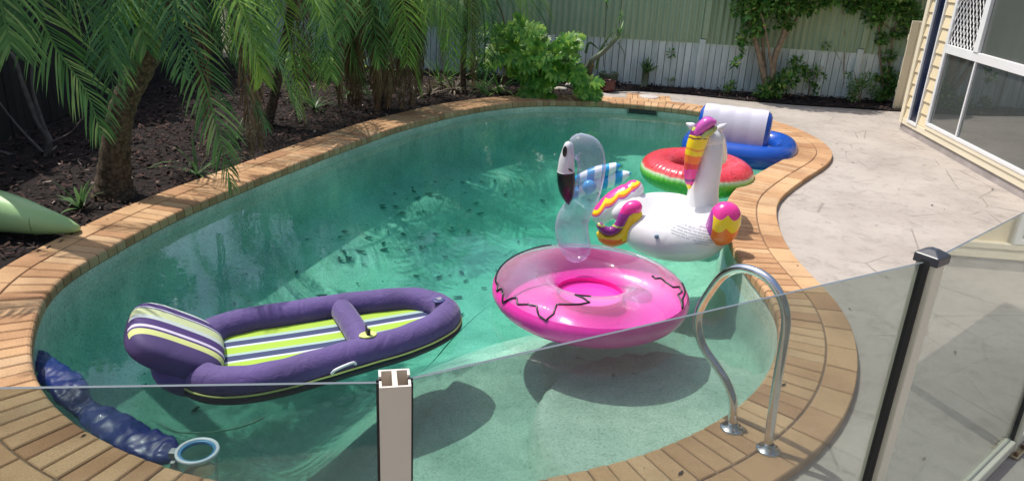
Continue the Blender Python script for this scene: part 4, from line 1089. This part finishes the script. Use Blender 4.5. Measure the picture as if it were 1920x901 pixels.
# ------------------------------------------------------------------ plants
def leafstrip(bm, p, d, L, w, droop, up, n=3, fold=0):
    """tapered leaf: n segments from p along d, drooping by gravity"""
    side = d.cross(up)
    if side.length < 1e-3: side = V((1, 0, 0))
    side.normalize(); prev = None; q = V(p); dd = V(d).normalized()
    for i in range(n+1):
        t = i/n; ww = w*(math.sin(min(1, t*1.6+.25)*math.pi/2) if t < .5 else 1)*(1-t**2.2)+.0008
        if i == n: cur = [bm.verts.new(q)]
        else: cur = [bm.verts.new(q+side*ww*.5), bm.verts.new(q-side*ww*.5)]
        if prev:
            if len(cur) == 2: bm.faces.new((prev[0], prev[1], cur[1], cur[0]))
            else: bm.faces.new((prev[0], prev[1], cur[0]))
        prev = cur
        q = q+dd*L/n; dd = (dd+V((0, 0, -droop/n))).normalized()
def frond_mesh(pts, leafL=.34, nl=46, w=.011, seed=0, spread=1.0, droop=.9, start=.10):
    rnd = random.Random(seed); bm = bmesh.new()
    P = catmull(pts, 10); n = len(P)
    tube(bm, P, [.011*(1-i/n)+.0022 for i in range(n)], 5, caps=False)
    for s_ in (-1, 1):
        for k in range(nl):
            t = start+(1-start)*(k+rnd.random()*.6)/nl; f = t*(n-1); i = min(int(f), n-2); p = P[i].lerp(P[i+1], f-i)
            tg = (P[min(i+2, n-1)]-P[max(i-1, 0)]).normalized(); sd_ = tg.cross(V((0, 0, 1)))
            if sd_.length < .15: sd_ = tg.cross(V((0, 1, 0)))
            sd_.normalize(); upv = sd_.cross(tg).normalized()
            fw = .55+.75*t+rnd.uniform(-.1, .1)
            d = (tg*fw+sd_*s_*spread*rnd.uniform(.75, 1.05)+upv*rnd.uniform(.0, .3)).normalized()
            L = leafL*(math.sin(math.pi*min(1, .18+t*.80))**.6)*rnd.uniform(.85, 1.1)
            leafstrip(bm, p, d, L, w*rnd.uniform(.8, 1.15), droop*rnd.uniform(.6, 1.3), upv, 3)
    return bm
def palm(base, trunk_pts, trunk_r, crown, key, nrand, label, seed, L0=1.35, mats=('frond', 'frond_dark', 'frond_lime'), dead=6, azr=(0, 360), leafL=.34, low=-30, w=.0145):
    rnd = random.Random(seed); T = thing('palm_tree', label, 'palm tree', base, 0, 'palms in the bed beside the pool'); B = V(base)
    bm = bmesh.new(); P = catmull(trunk_pts, 8); r_ = interp(trunk_r, len(P))
    r_ = [x_*(1+.05*math.sin(i*2.1)) for i, x_ in enumerate(r_)]; tube(bm, [p-B for p in P], r_, 18); link('trunk', bm, M['trunk'], T)
    c = V(crown)
    for i, kp in enumerate(key):
        pts, mt, lf = kp[0], kp[1], kp[2]
        o = link('frond', frond_mesh([V(p)-B for p in pts], lf, 44, w*1.1, seed*100+i, 1.0, 1.0), M[mt], T, False)
    for i in range(nrand):
        az = R(azr[0]+(azr[1]-azr[0])*(i*.381966 % 1)); e = R(rnd.uniform(low, 70)); L = L0*rnd.uniform(.8, 1.15)
        pts = [V(c)]; el = e; n = 7
        for k in range(n):
            d = V((math.cos(az)*math.cos(el), math.sin(az)*math.cos(el), math.sin(el))); pts.append(pts[-1]+d*L/n); el -= R(rnd.uniform(9, 21)); el = max(el, R(-86))
        link('frond', frond_mesh([p-B for p in pts], leafL*rnd.uniform(.85, 1.1), 38, w, seed*1000+i), M[rnd.choice(mats)], T, False)
    for i in range(dead):
        az = rnd.uniform(0, 6.28); pts = [c+V((0, 0, -.05))]; el = R(-35); L = min(c.z*1.02, L0*rnd.uniform(.8, 1.25))
        for k in range(6):
            d = V((math.cos(az)*math.cos(el), math.sin(az)*math.cos(el), math.sin(el))); pts.append(pts[-1]+d*L/6); el -= R(17); el = max(el, R(-89))
        link('dead_frond', frond_mesh([p-B for p in pts], leafL*.8, 30, w*.9, seed*77+i, .45, 2.2), M['frond_dead'], T, False)
    return T
A0 = at(215, 366, -.03); YA = A0.y
palm(A0, [A0, atY(214, 330, YA), atY(220, 250, YA), atY(236, 185, YA), atY(268, 120, YA), atY(288, 60, YA), atY(300, -60, YA), atY(305, -130, YA)], [.158, .118, .092, .086, .088, .092, .09, .08], atY(305, -140, YA),
     [([atY(300, -140, YA), atY(315, -40, YA-.25), atY(345, 60, YA-.45), atY(385, 160, YA-.6), atY(412, 260, YA-.68), atY(434, 350, YA-.7)], 'frond', .33),
      ([atY(310, -130, YA), atY(360, -30, YA), atY(410, 70, YA+.1), atY(460, 160, YA+.15), atY(500, 240, YA+.15)], 'frond_dark', .34),
      ([atY(310, -120, YA), atY(390, -60, YA-.1), atY(440, 30, YA-.1), atY(520, 110, YA-.1), atY(560, 215, YA-.1)], 'frond', .32),
      ([atY(290, -130, YA), atY(230, -60, YA-.3), atY(215, 40, YA-.4), atY(222, 120, YA-.5)], 'frond_dark', .36),
      ([atY(320, -120, YA), atY(400, -70, YA-.3), atY(450, 10, YA-.5), atY(478, 90, YA-.55), atY(492, 150, YA-.55)], 'frond_lime', .33),
      ([atY(310, -120, YA), atY(270, -60, YA-.5), atY(262, 20, YA-.7), atY(275, 90, YA-.75)], 'frond', .33)],
     13, 'leaning palm with the thickest trunk, nearest the pale green kayak nose', 3, 1.45, dead=3, low=-10)
# palm whose trunk stands out of frame at the left
G0 = V((-3.55, 4.75, -.03))
gc = atY(-40, -210, 4.5)
palm(G0, [G0, V((-3.5, 4.72, .6)), V((gc.x-.1, 4.55, 1.5)), gc], [.14, .11, .10, .08], gc,
     [([gc, atY(35, -90, 4.35), atY(65, 10, 4.3), atY(105, 90, 4.25), atY(160, 170, 4.2), atY(190, 250, 4.18)], 'frond', .40),
      ([gc, atY(60, -120, 4.5), atY(130, -20, 4.5), atY(200, 60, 4.5), atY(235, 150, 4.5)], 'frond', .38),
      ([gc, atY(-10, -80, 4.2), atY(5, 20, 4.1), atY(20, 90, 4.05)], 'frond', .36)],
     8, 'palm at the left edge whose bright fronds hang over the dark fence', 4, 1.2, dead=0, azr=(-120, 60), low=0)
B0 = at(500, 234, -.03); YB = B0.y; Bc = atY(560, -90, YB-.1)
palm(B0, [B0, atY(512, 190, YB), atY(525, 120, YB), atY(550, 0, YB), Bc], [.06, .05, .045, .045, .045], Bc,
     [([Bc, atY(590, -20, YB-.3), atY(612, 70, YB-.5), atY(622, 150, YB-.5)], 'frond', .34),
      ([Bc, atY(520, -30, YB-.3), atY(540, 60, YB-.5), atY(556, 150, YB-.6), atY(572, 225, YB-.6)], 'frond_lime', .34),
      ([Bc, atY(470, -20, YB-.4), atY(455, 60, YB-.5), atY(475, 130, YB-.55)], 'frond_lime', .34),
      ([Bc, atY(600, -80, YB-.2), atY(640, -10, YB-.5), atY(640, 70, YB-.6)], 'frond', .34),
      ([Bc, atY(430, -30, YB), atY(420, 40, YB), atY(435, 110, YB)], 'frond_dark', .34)],
     15, 'slender palm standing second along the bed, trunk half hidden by fronds', 5, 1.5, dead=4)
C0 = at(715, 203, -.03); YC = C0.y; Cc = atY(715, -70, YC)
palm(C0, [C0, atY(712, 150, YC), atY(712, 60, YC), Cc], [.085, .08, .075, .07], Cc,
     [([Cc, atY(665, -30, YC-.3), atY(655, 40, YC-.45), atY(665, 110, YC-.5), atY(690, 175, YC-.5)], 'frond', .40),
      ([Cc, atY(745, -30, YC-.3), atY(762, 40, YC-.5), atY(775, 110, YC-.5), atY(790, 175, YC-.5)], 'frond_lime', .38),
      ([Cc, atY(700, -20, YC-.4), atY(702, 50, YC-.55), atY(712, 120, YC-.6)], 'frond', .38),
      ([Cc, atY(780, -20, YC-.2), atY(812, 20, YC-.4), atY(832, 90, YC-.45)], 'frond_lime', .38)],
     20, 'dense palm trailing withered brown fronds in the middle of the bed', 6, 1.55, dead=26, leafL=.40)
D0 = at(870, 176, -.03); YD = D0.y; Dc = atY(880, -60, YD)
palm(D0, [D0, atY(868, 120, YD), atY(874, 30, YD), Dc], [.04, .035, .035, .035], Dc,
     [([Dc, atY(905, -20, YD-.3), atY(925, 40, YD-.4), atY(935, 120, YD-.4)], 'frond_dark', .36),
      ([Dc, atY(860, -20, YD-.3), atY(850, 40, YD-.4), atY(858, 110, YD-.4)], 'frond', .36),
      ([Dc, atY(900, -50, YD), atY(950, -10, YD-.2), atY(972, 40, YD-.2)], 'frond', .34)],
     20, 'fine leaved palm furthest along the bed, next to the bright philodendron', 8, 1.5, dead=4, w=.008)

# leafy crowns
def leaf(bm, p, d, up, L, w):
    s = d.cross(up)
    if s.length < 1e-3: s = V((1, 0, 0))
    s.normalize(); n = s.cross(d).normalized()
    a = bm.verts.new(p); b_ = bm.verts.new(p+d*L*.45+s*w*.5+n*w*.12); c = bm.verts.new(p+d*L); e = bm.verts.new(p+d*L*.45-s*w*.5+n*w*.12); mid = bm.verts.new(p+d*L*.5)
    bm.faces.new((a, b_, mid)); bm.faces.new((b_, c, mid)); bm.faces.new((c, e, mid)); bm.faces.new((e, a, mid))
def rdir(rnd):
    while True:
        v = V((rnd.uniform(-1, 1), rnd.uniform(-1, 1), rnd.uniform(-1, 1)))
        if .05 < v.length < 1: return v.normalized()
def crown(clumps, n, L, w, seed):
    rnd = random.Random(seed); bm = bmesh.new(); tot = sum(r_**2 for _, r_ in clumps)
    for c, r_ in clumps:
        for _ in range(int(n*r_*r_/tot)):
            v = rdir(rnd); p = V(c)+v*r_*(rnd.random()**.45)*V((1, 1, .8)).x
            p.z = c[2]+(p.z-c[2])*.8; d = (v*.7+rdir(rnd)*.8+V((0, 0, -.1))).normalized()
            leaf(bm, p, d, V((0, 0, 1)), L*rnd.uniform(.6, 1.25), w*rnd.uniform(.7, 1.2))
    return bm
def shrub(name, label, cat, base, stems, clumps, n, L, w, seed, mt='shrub', bark='bark', group=None):
    T = thing(name, label, cat, base, 0, group); B = V(base)
    for s_ in stems:
        bm = bmesh.new(); pts = catmull([V(p)-B for p in s_[0]], 6); tube(bm, pts, interp([s_[1], s_[1]*.75, s_[1]*.5], len(pts)), 8); link('stem', bm, M[bark], T)
    link('foliage', crown([(V(c)-B, r_) for c, r_ in clumps], n, L, w, seed), M[mt], T, False); return T
S0 = at(1440, 182, -.03); YS = S0.y
def sy(x, y, dy=0): return atY(x, y, YS+dy)
stems = [([S0, sy(1425, 110), sy(1412, 60), sy(1400, 0)], .045), ([S0, sy(1432, 110, .1), sy(1430, 50, .1), sy(1437, -20)], .03), ([S0+V((.05, 0, 0)), sy(1452, 110), sy(1470, 60), sy(1478, 0)], .05), ([S0, sy(1446, 130), sy(1436, 60, -.1), sy(1425, 20, -.1)], .022), ([S0, sy(1458, 100), sy(1490, 40), sy(1530, -10)], .028), ([sy(1470, 60), sy(1482, 20), sy(1500, -30)], .02)]
cl_ = [(sy(1400, 12), .22), (sy(1438, 0), .26), (sy(1480, 5), .24), (sy(1415, 50), .17), (sy(1470, 40), .14), (sy(1520, 0), .22), (sy(1395, 75), .10), (sy(1560, -10), .2), (sy(1440, -60), .4), (sy(1510, -60), .4), (sy(1395, -50), .3),
       (sy(1450, 165, -.1), .17), (sy(1475, 150, -.1), .15), (sy(1430, 172, -.2), .10), (sy(1490, 120), .12), (sy(1378, 117), .06), (sy(1392, 98), .05), (sy(1500, 140), .10)]
shrub('shrub_tree', 'multi stemmed shrub tree with glossy green crown before the white palings', 'shrub', S0, stems, cl_, 5600, .088, .052, 11)
E0 = at(1582, 184, -.03); YE_ = E0.y
def ey(x, y, dy=0): return atY(x, y, YE_+dy)
shrub('sapling', 'thin bare stemmed sapling beside the house corner shrubs', 'sapling', E0, [([E0, ey(1582, 120), ey(1584, 60), ey(1578, 0), ey(1570, -50)], .013), ([ey(1583, 110), ey(1600, 70), ey(1625, 20)], .008), ([ey(1583, 130), ey(1565, 95), ey(1545, 80)], .006)],
      [(ey(1575, -10), .16), (ey(1600, 10), .12), (ey(1548, 85), .06), (ey(1530, 100, .1), .05), (ey(1556, 118, .1), .05)], 420, .06, .032, 12)
I0 = at(1660, 190, -.03); YI = I0.y
def iy(x, y, dy=0): return atY(x, y, YI+dy)
shrub('leafy_shrub', 'tall loose shrub overhanging beside the cream gate panel', 'shrub', I0, [([I0, iy(1668, 120), iy(1676, 60), iy(1690, 0)], .02), ([I0, iy(1650, 110), iy(1648, 40), iy(1640, -20)], .016), ([iy(1676, 60), iy(1655, 45), iy(1625, 40)], .008)],
      [(iy(1700, 25), .20), (iy(1675, 5), .2), (iy(1690, -30), .3), (iy(1640, 0), .16), (iy(1665, 105), .10), (iy(1658, 140), .13), (iy(1685, 60), .10), (iy(1620, -20), .2), (iy(1668, 165), .13), (iy(1640, 30), .16), (iy(1600, 5), .15), (iy(1715, 55), .12), (iy(1655, 70), .10)], 4200, .078, .048, 13)
J0 = at(1612, 192, -.03); 
def jy(x, y, dy=0): return atY(x, y, J0.y+dy)
shrub('low_shrub', 'low rose bush with pale flowers between the sapling and the gate', 'shrub', J0, [([J0, jy(1608, 160), jy(1600, 130)], .008), ([J0, jy(1620, 150), jy(1632, 128)], .007)],
      [(jy(1605, 160), .14), (jy(1625, 150), .13), (jy(1600, 180), .10), (jy(1640, 170), .10), (jy(1590, 140), .06)], 750, .042, .026, 14, 'shrub')
K0 = at(1515, 180, -.03)
def ky_(x, y): return atY(x, y, K0.y)
shrub('low_shrub', 'small dark leafed bush just right of the shrub tree trunk', 'shrub', K0, [([K0, ky_(1518, 150), ky_(1510, 120)], .007), ([K0, ky_(1530, 140), ky_(1545, 125)], .006)],
      [(ky_(1520, 150), .10), (ky_(1530, 132), .09), (ky_(1510, 130), .07), (ky_(1545, 145), .06), (ky_(1527, 168), .06)], 260, .07, .04, 15)
# strappy plants
def strappy(name, label, cat, base, n, L, w, seed, mt='strap', el=(35, 85), droop=.9, stem=0, stem_r=.03, group=None):
    T = thing(name, label, cat, base, 0, group); rnd = random.Random(seed); bm = bmesh.new()
    for k in range(n):
        az = k*2.4+rnd.uniform(-.3, .3); e = R(rnd.uniform(*el)); d = V((math.cos(az)*math.cos(e), math.sin(az)*math.cos(e), math.sin(e)))
        leafstrip(bm, V((0, 0, stem)), d, L*rnd.uniform(.7, 1.15), w*rnd.uniform(.8, 1.2), droop*rnd.uniform(.4, 1.5), V((0, 0, 1)), 7)
    link('leaves', bm, M[mt], T, False)
    if stem:
        bm = bmesh.new(); tube(bm, [V((0, 0, -.03)), V((0, 0, stem*.5)), V((0, 0, stem+.02))], [stem_r, stem_r*1.1, stem_r*.9], 10); link('stem', bm, M['greenpot'], T)
    return T
strappy('succulent', 'grey green rosette succulent on a thick stem before the white palings', 'succulent', at(1208, 162, -.03), 26, .24, .055, 21, el=(20, 85), droop=.3, stem=.18, stem_r=.045)
strappy('seedling', 'small upright seedling with a leafy top between palings and mulch', 'plant', at(1257, 162, -.03), 14, .16, .05, 22, 'shrub', (10, 80), .7, .08, .012)
q = at(1257, 100, 0); YQ = at(1257, 162, -.03).y
T = thing('young_tree', 'thin stemmed young plant with one leaf cluster near the fence top', 'plant', at(1259, 161, -.03)); B = V(T.location)
bm = bmesh.new(); tube(bm, [V((0, 0, 0)), atY(1257, 130, YQ)-B, atY(1260, 98, YQ)-B], .006, 6); link('stem', bm, M['greystem'], T)
link('foliage', crown([(atY(1258, 98, YQ)-B, .07)], 26, .09, .045, 9), M['shrub'], T, False)
strappy('grass_tuft', 'arching green grass tuft left of the shrub tree', 'grass tuft', at(1347, 166, -.03), 20, .34, .02, 23, el=(25, 80), droop=1.5)
strappy('lily_plant', 'strappy lily by the coping to the right of the thick palm trunk', 'plant', at(370, 328, -.03), 13, .42, .026, 24, 'strap', (10, 75), 1.1)
strappy('lily_plant', 'small green strappy lily between the kayak nose and the palm trunk', 'plant', at(152, 392, -.03), 15, .24, .030, 25, 'strap', (25, 85), 1.3)
strappy('withered_lily', 'withered grey strappy plant at the foot of the far palm', 'plant', at(850, 172, -.03), 30, .42, .026, 26, 'strap_dead', (5, 60), 1.3)
strappy('withered_lily', 'withered green brown strappy clump beside the philodendron base', 'plant', at(905, 172, -.03), 30, .45, .022, 27, 'strap', (5, 70), 1.4)
# philodendron
PH = at(995, 178, -.03); YP = PH.y
rnd = random.Random(31); ph = thing('philodendron', 'large bright philodendron with finger lobed leaves cascading over the coping', 'plant', PH); rnd = random.Random(31)
def lobed(bm, p, d, up, L):
    s = d.cross(up); s = s.normalized() if s.length > .01 else V((1, 0, 0)); n = s.cross(d).normalized()
    for t, l_, a_ in ((0, .55, 105), (.12, .62, 80), (.28, .62, 62), (.44, .56, 48), (.60, .46, 36), (.76, .34, 24)):
        for sg in (-1, 1):
            dd = (d*math.cos(R(a_))+s*sg*math.sin(R(a_))).normalized(); leafstrip(bm, p+d*L*t*.85, dd, L*l_*.9, L*.23, .45, n, 3)
    leafstrip(bm, p, d, L, L*.26, .35, n, 4)
cl = [(960, 105, 26), (1000, 90, 30), (1035, 85, 30), (985, 60, 22), (1048, 118, 26), (1010, 130, 26), (1000, 160, 20), (1003, 178, 12), (1075, 140, 16), (1095, 160, 14), (1100, 178, 8), (950, 60, 14), (1040, 100, 24), (1060, 75, 10)]
vis = 0
for i, (x, y, r_) in enumerate(cl):
    bm = bmesh.new()
    for k in range(5+int(r_/2.3)):
        px, py = x+rnd.uniform(-1, 1)*r_, y+rnd.uniform(-1, 1)*r_*.8
        front = -.30 if y > 150 else rnd.uniform(-.45, .15)
        p = atY(px, py, YP+front)-PH
        d = (V((px-1000, 0, 0))*.012+V((rnd.uniform(-.9, .9), rnd.uniform(-.7, .1), rnd.uniform(-.9, .5)-(.6 if y > 150 else 0)))).normalized()
        lobed(bm, p, d, V((rnd.uniform(-.4, .4), -.75, .7)), rnd.uniform(.16, .27))
    link('leaf_cluster', bm, M['phil'], ph, False)
    bm = bmesh.new(); e_ = atY(x, y, YP-.15)-PH; tube(bm, catmull([V((0, 0, 0)), e_*.5+V((0, 0, .12)), e_], 5), .009, 6); link('stem', bm, M['greenpot'], ph)
# pots
def pot(label, base, prof, mt, plant=None):
    T = thing('plant_pot', label, 'plant pot', base); bm = bmesh.new(); lathe(bm, prof, 32); link('bowl', bm, M[mt], T)
    bm = bmesh.new(); lathe(bm, [(prof[-1][0]*.99, prof[-1][1]-.01), (.001, prof[-1][1]-.005)], 24); link('soil', bm, M['mulch'], T, False); return T
pot('mossy green glazed pot standing behind the dark red one', at(1142, 161, -.03)+V((0, .16, 0)), [(.08, 0), (.12, .04), (.135, .12), (.145, .15), (.145, .165), (.125, .165), (.12, .14)], 'greenpot')
pot('squat dark red glazed pot at the end of the brick paving', at(1138, 170, -.03), [(.08, 0), (.11, .03), (.115, .09), (.105, .13), (.112, .14), (.10, .142), (.095, .12)], 'terracotta')
# leaning cordyline with dry stem
cb = atY(1098, 148, YP+.75); YC2 = YP+.75
T = thing('leaning_yucca', 'leaning yucca with dead drooping blades over the glazed pots', 'plant', at(1100, 158, -.03)); B = V(T.location)
bm = bmesh.new(); tube(bm, catmull([V((0, 0, 0)), atY(1105, 120, YC2)-B, atY(1130, 98, YC2)-B, atY(1152, 75, YC2)-B, atY(1160, 62, YC2)-B], 5), .035, 10); link('stem', bm, M['greenpot'], T)
bm = bmesh.new(); rnd = random.Random(5)
for cx, cy_, n_, L_ in ((1160, 66, 26, .24), (1165, 30, 14, .14), (1137, 5, 20, .13)):
    for k in range(n_): leafstrip(bm, atY(cx, cy_, YC2)-B, (rdir(rnd)+V((0, 0, .4))).normalized(), L_*rnd.uniform(.6, 1.1), .016, .7, V((0, 0, 1)), 4)
link('leaf_head', bm, M['shrub'], T, False)
bm = bmesh.new(); tube(bm, [atY(1131, 125, YC2)-B, atY(1135, 60, YC2)-B, atY(1137, 0, YC2)-B], .006, 6); tube(bm, [atY(1158, 64, YC2)-B, atY(1163, 30, YC2)-B, atY(1166, 0, YC2)-B], .007, 6); link('side_stem', bm, M['greystem'], T)
bm = bmesh.new()
for a_, c_, e_ in (((1098, 100), (1105, 80), (1122, 92)), ((1158, 80), (1170, 100), (1168, 128)), ((1075, 115), (1084, 88), (1088, 72)), ((1118, 130), (1128, 90), (1150, 60))):
    pts = catmull([atY(*a_, YC2)-B, atY(*c_, YC2)-B, atY(*e_, YC2)-B], 6); tube(bm, pts, interp([.022, .02, .004], len(pts)), 6, squash=(.25, 1))
link('drooping_blade', bm, M['strap'], T)
q = at(1080, 152, -.03)
T = thing('straw_stump', 'hairy straw coloured fern stump left of the glazed pots', 'stump', q+V((0, .05, 0))); B = V(T.location); Yt = B.y
bm = bmesh.new(); balloon(bm, [V((0, 0, -.02)), atY(1098, 140, Yt)-B, atY(1108, 122, Yt)-B], [.05, .06, .05], 16, 5); link('trunk', bm, M['thatch'], T)
bm = bmesh.new(); rnd = random.Random(8)
for k in range(70): leafstrip(bm, atY(1100+rnd.uniform(-14, 14), 125+rnd.uniform(-10, 22), Yt-.03)-B, (rdir(rnd)+V((0, -.3, -.5))).normalized(), rnd.uniform(.08, .2), .010, 1.0, V((0, 0, 1)), 3)
link('dry_hair', bm, M['frond_dead'], T, False)
# bare branches against the dark fence
T = thing('bare_branch', 'bare grey branching shrub against the dark fence at far left', 'shrub', at(88, 292, -.03)); B = V(T.location); YL = B.y
for pp, r_ in ((((88, 292), (92, 262), (72, 230), (55, 190), (40, 150), (28, 110), (15, 95)), .03), (((92, 262), (75, 215), (62, 170), (60, 125), (70, 90)), .018), (((80, 285), (50, 255), (20, 220), (-10, 180)), .014), (((60, 300), (20, 290), (-30, 275)), .022), (((92, 268), (130, 250), (160, 215)), .010)):
    bm = bmesh.new(); pts = catmull([atY(x, y, YL)-B for x, y in pp], 6); tube(bm, pts, interp([r_, r_*.7, r_*.35], len(pts)), 8); link('branch', bm, M['greystem'], T)
# unseen tree above the frame, added to darken the left bed
sb = V((-5.3, 7.2, -.05)); rnd = random.Random(40)
cl = [(V((rnd.uniform(-7.0, -5.2), rnd.uniform(4.0, 10.8), rnd.uniform(2.7, 3.8))), rnd.uniform(.45, .75)) for _ in range(18)]
shrub('unseen_shade_tree', 'unseen broad tree added above the palm bed to cast shade on it', 'tree', sb, [([sb, V((-5.2, 7.2, 1.5)), V((-4.7, 7.0, 3.2))], .14), ([V((-5.2, 7.2, 1.5)), V((-5.1, 8.5, 2.8)), V((-4.6, 9.6, 3.6))], .08), ([V((-5.2, 7.2, 1.5)), V((-5.2, 5.8, 2.8)), V((-4.6, 4.9, 3.6))], .08)], cl, 9000, .19, .10, 41)

N0 = at(1365, 178, -.03)
def ny(x, y, dy=0): return atY(x, y, N0.y+dy)
shrub('low_shrub', 'little green seedling bush just left of the shrub tree base', 'shrub', N0, [([N0, ny(1366, 168), ny(1372, 158)], .005)], [(ny(1372, 160), .07), (ny(1362, 168), .05)], 120, .06, .03, 51)
N1 = at(1700, 196, -.03)
shrub('low_shrub', 'dark glossy bush against the palings, closest to the cream gate panel', 'shrub', N1, [([N1, atY(1698, 170, N1.y), atY(1690, 140, N1.y)], .008)], [(atY(1690, 150, N1.y), .12), (atY(1678, 172, N1.y), .10), (atY(1650, 180, N1.y), .08)], 420, .06, .036, 52)
# fallen litter on deck and coping
bm = bmesh.new(); rl = random.Random(77); k = 0
while k < 150:
    p = V((rl.uniform(-3.6, 6.0), rl.uniform(1.5, 10.3), 0)); i = nearest(p); dd = (p-ring[i]).dot(NRM[i])
    if dd < .03 or inpoly(p, mul) or (p.x > 4.4 and p.y < 9.4): continue
    k += 1; z = .003 if dd < .38 else -.040
    s_ = rl.choice([.005, .006, .008, .012, .018]); a_ = rl.uniform(0, 6.28); rt = Matrix.Rotation(a_, 3, 'Z')
    bm.faces.new([bm.verts.new(V((p.x, p.y, z))+rt @ V((x_*s_, y_*s_, rl.uniform(0, .004)))) for x_, y_ in ((-1.3, 0), (-.2, -.4), (1.2, 0), (0, .45))])
tag(link('fallen_litter', bm, M['chips'], smooth=False), 'tiny dry leaf bits scattered over deck and coping', 'litter', kind='stuff')

for (px_, py_, r_, lb) in ((1050, 168, .075, 'pale grey rounded rock at the foot of the philodendron'), (1068, 160, .055, 'small tan rock wedged behind the pale one by the straw stump'), (940, 165, .05, 'little whitish rock half hidden left of the philodendron')):
    q = at(px_, py_, -.02); bm = bmesh.new(); superell(bm, (0, 0, 0), (r_*1.3, r_, r_*.7), .9, .9, None, 20, 12)
    for v in bm.verts: v.co *= 1+.28*noise.noise(v.co*22+V((px_, 0, 0)))
    o = link('rock', bm, simple('rock_grey_tan', (.46, .42, .36), .9, .25, 20, .5)); o.location = q; tag(o, lb, 'rock', 'rocks in the far garden bed')

for (px_, py_, n_, L_, w_, mt_, sd_, lb) in (
    (590, 205, 26, .40, .022, 'strap', 61, 'green strappy clump under the hanging fronds of the slender palm'),
    (655, 178, 30, .42, .020, 'strap', 62, 'arching strappy clump in the mulch left of the dense palm'),
    (805, 178, 34, .46, .022, 'strap_dead', 63, 'heap of fallen grey blades between the dense palm and the fine leaved palm'),
    (825, 160, 30, .50, .022, 'shrub', 64, 'dark green blade plant behind the heap of fallen grey blades'),
    (935, 176, 34, .46, .024, 'shrub', 65, 'dark bladed plant pressed against the left side of the philodendron'),
    (445, 262, 16, .30, .018, 'strap', 66, 'thin green tuft in the mulch below the lime fronds by the coping')):
    strappy('strappy_clump', lb, 'plant', at(px_, py_, -.03), n_, L_, w_, sd_, mt_, (5, 80), 1.2)
b1_ = at(905, 150, -.03)
shrub('understory_shrub', 'dark leafy bush filling the gap between the fine leaved palm and the philodendron', 'shrub', b1_, [([b1_, b1_+V((.05, 0, .3)), b1_+V((0, 0, .6))], .012)],
      [(b1_+V((0, 0, .25)), .22), (b1_+V((.25, -.1, .4)), .2), (b1_+V((-.2, .05, .15)), .16), (b1_+V((.1, 0, .65)), .18)], 900, .09, .035, 67)
b2_ = at(612, 150, -.03)
shrub('understory_shrub', 'low dark bush before the pale fence seen between the palm fronds', 'shrub', b2_, [([b2_, b2_+V((.05, 0, .2)), b2_+V((0, 0, .4))], .012)],
      [(b2_+V((0, 0, .18)), .2), (b2_+V((.4, 0, .2)), .18), (b2_+V((-.35, .05, .2)), .2), (b2_+V((.8, 0, .15)), .15)], 800, .09, .035, 68)
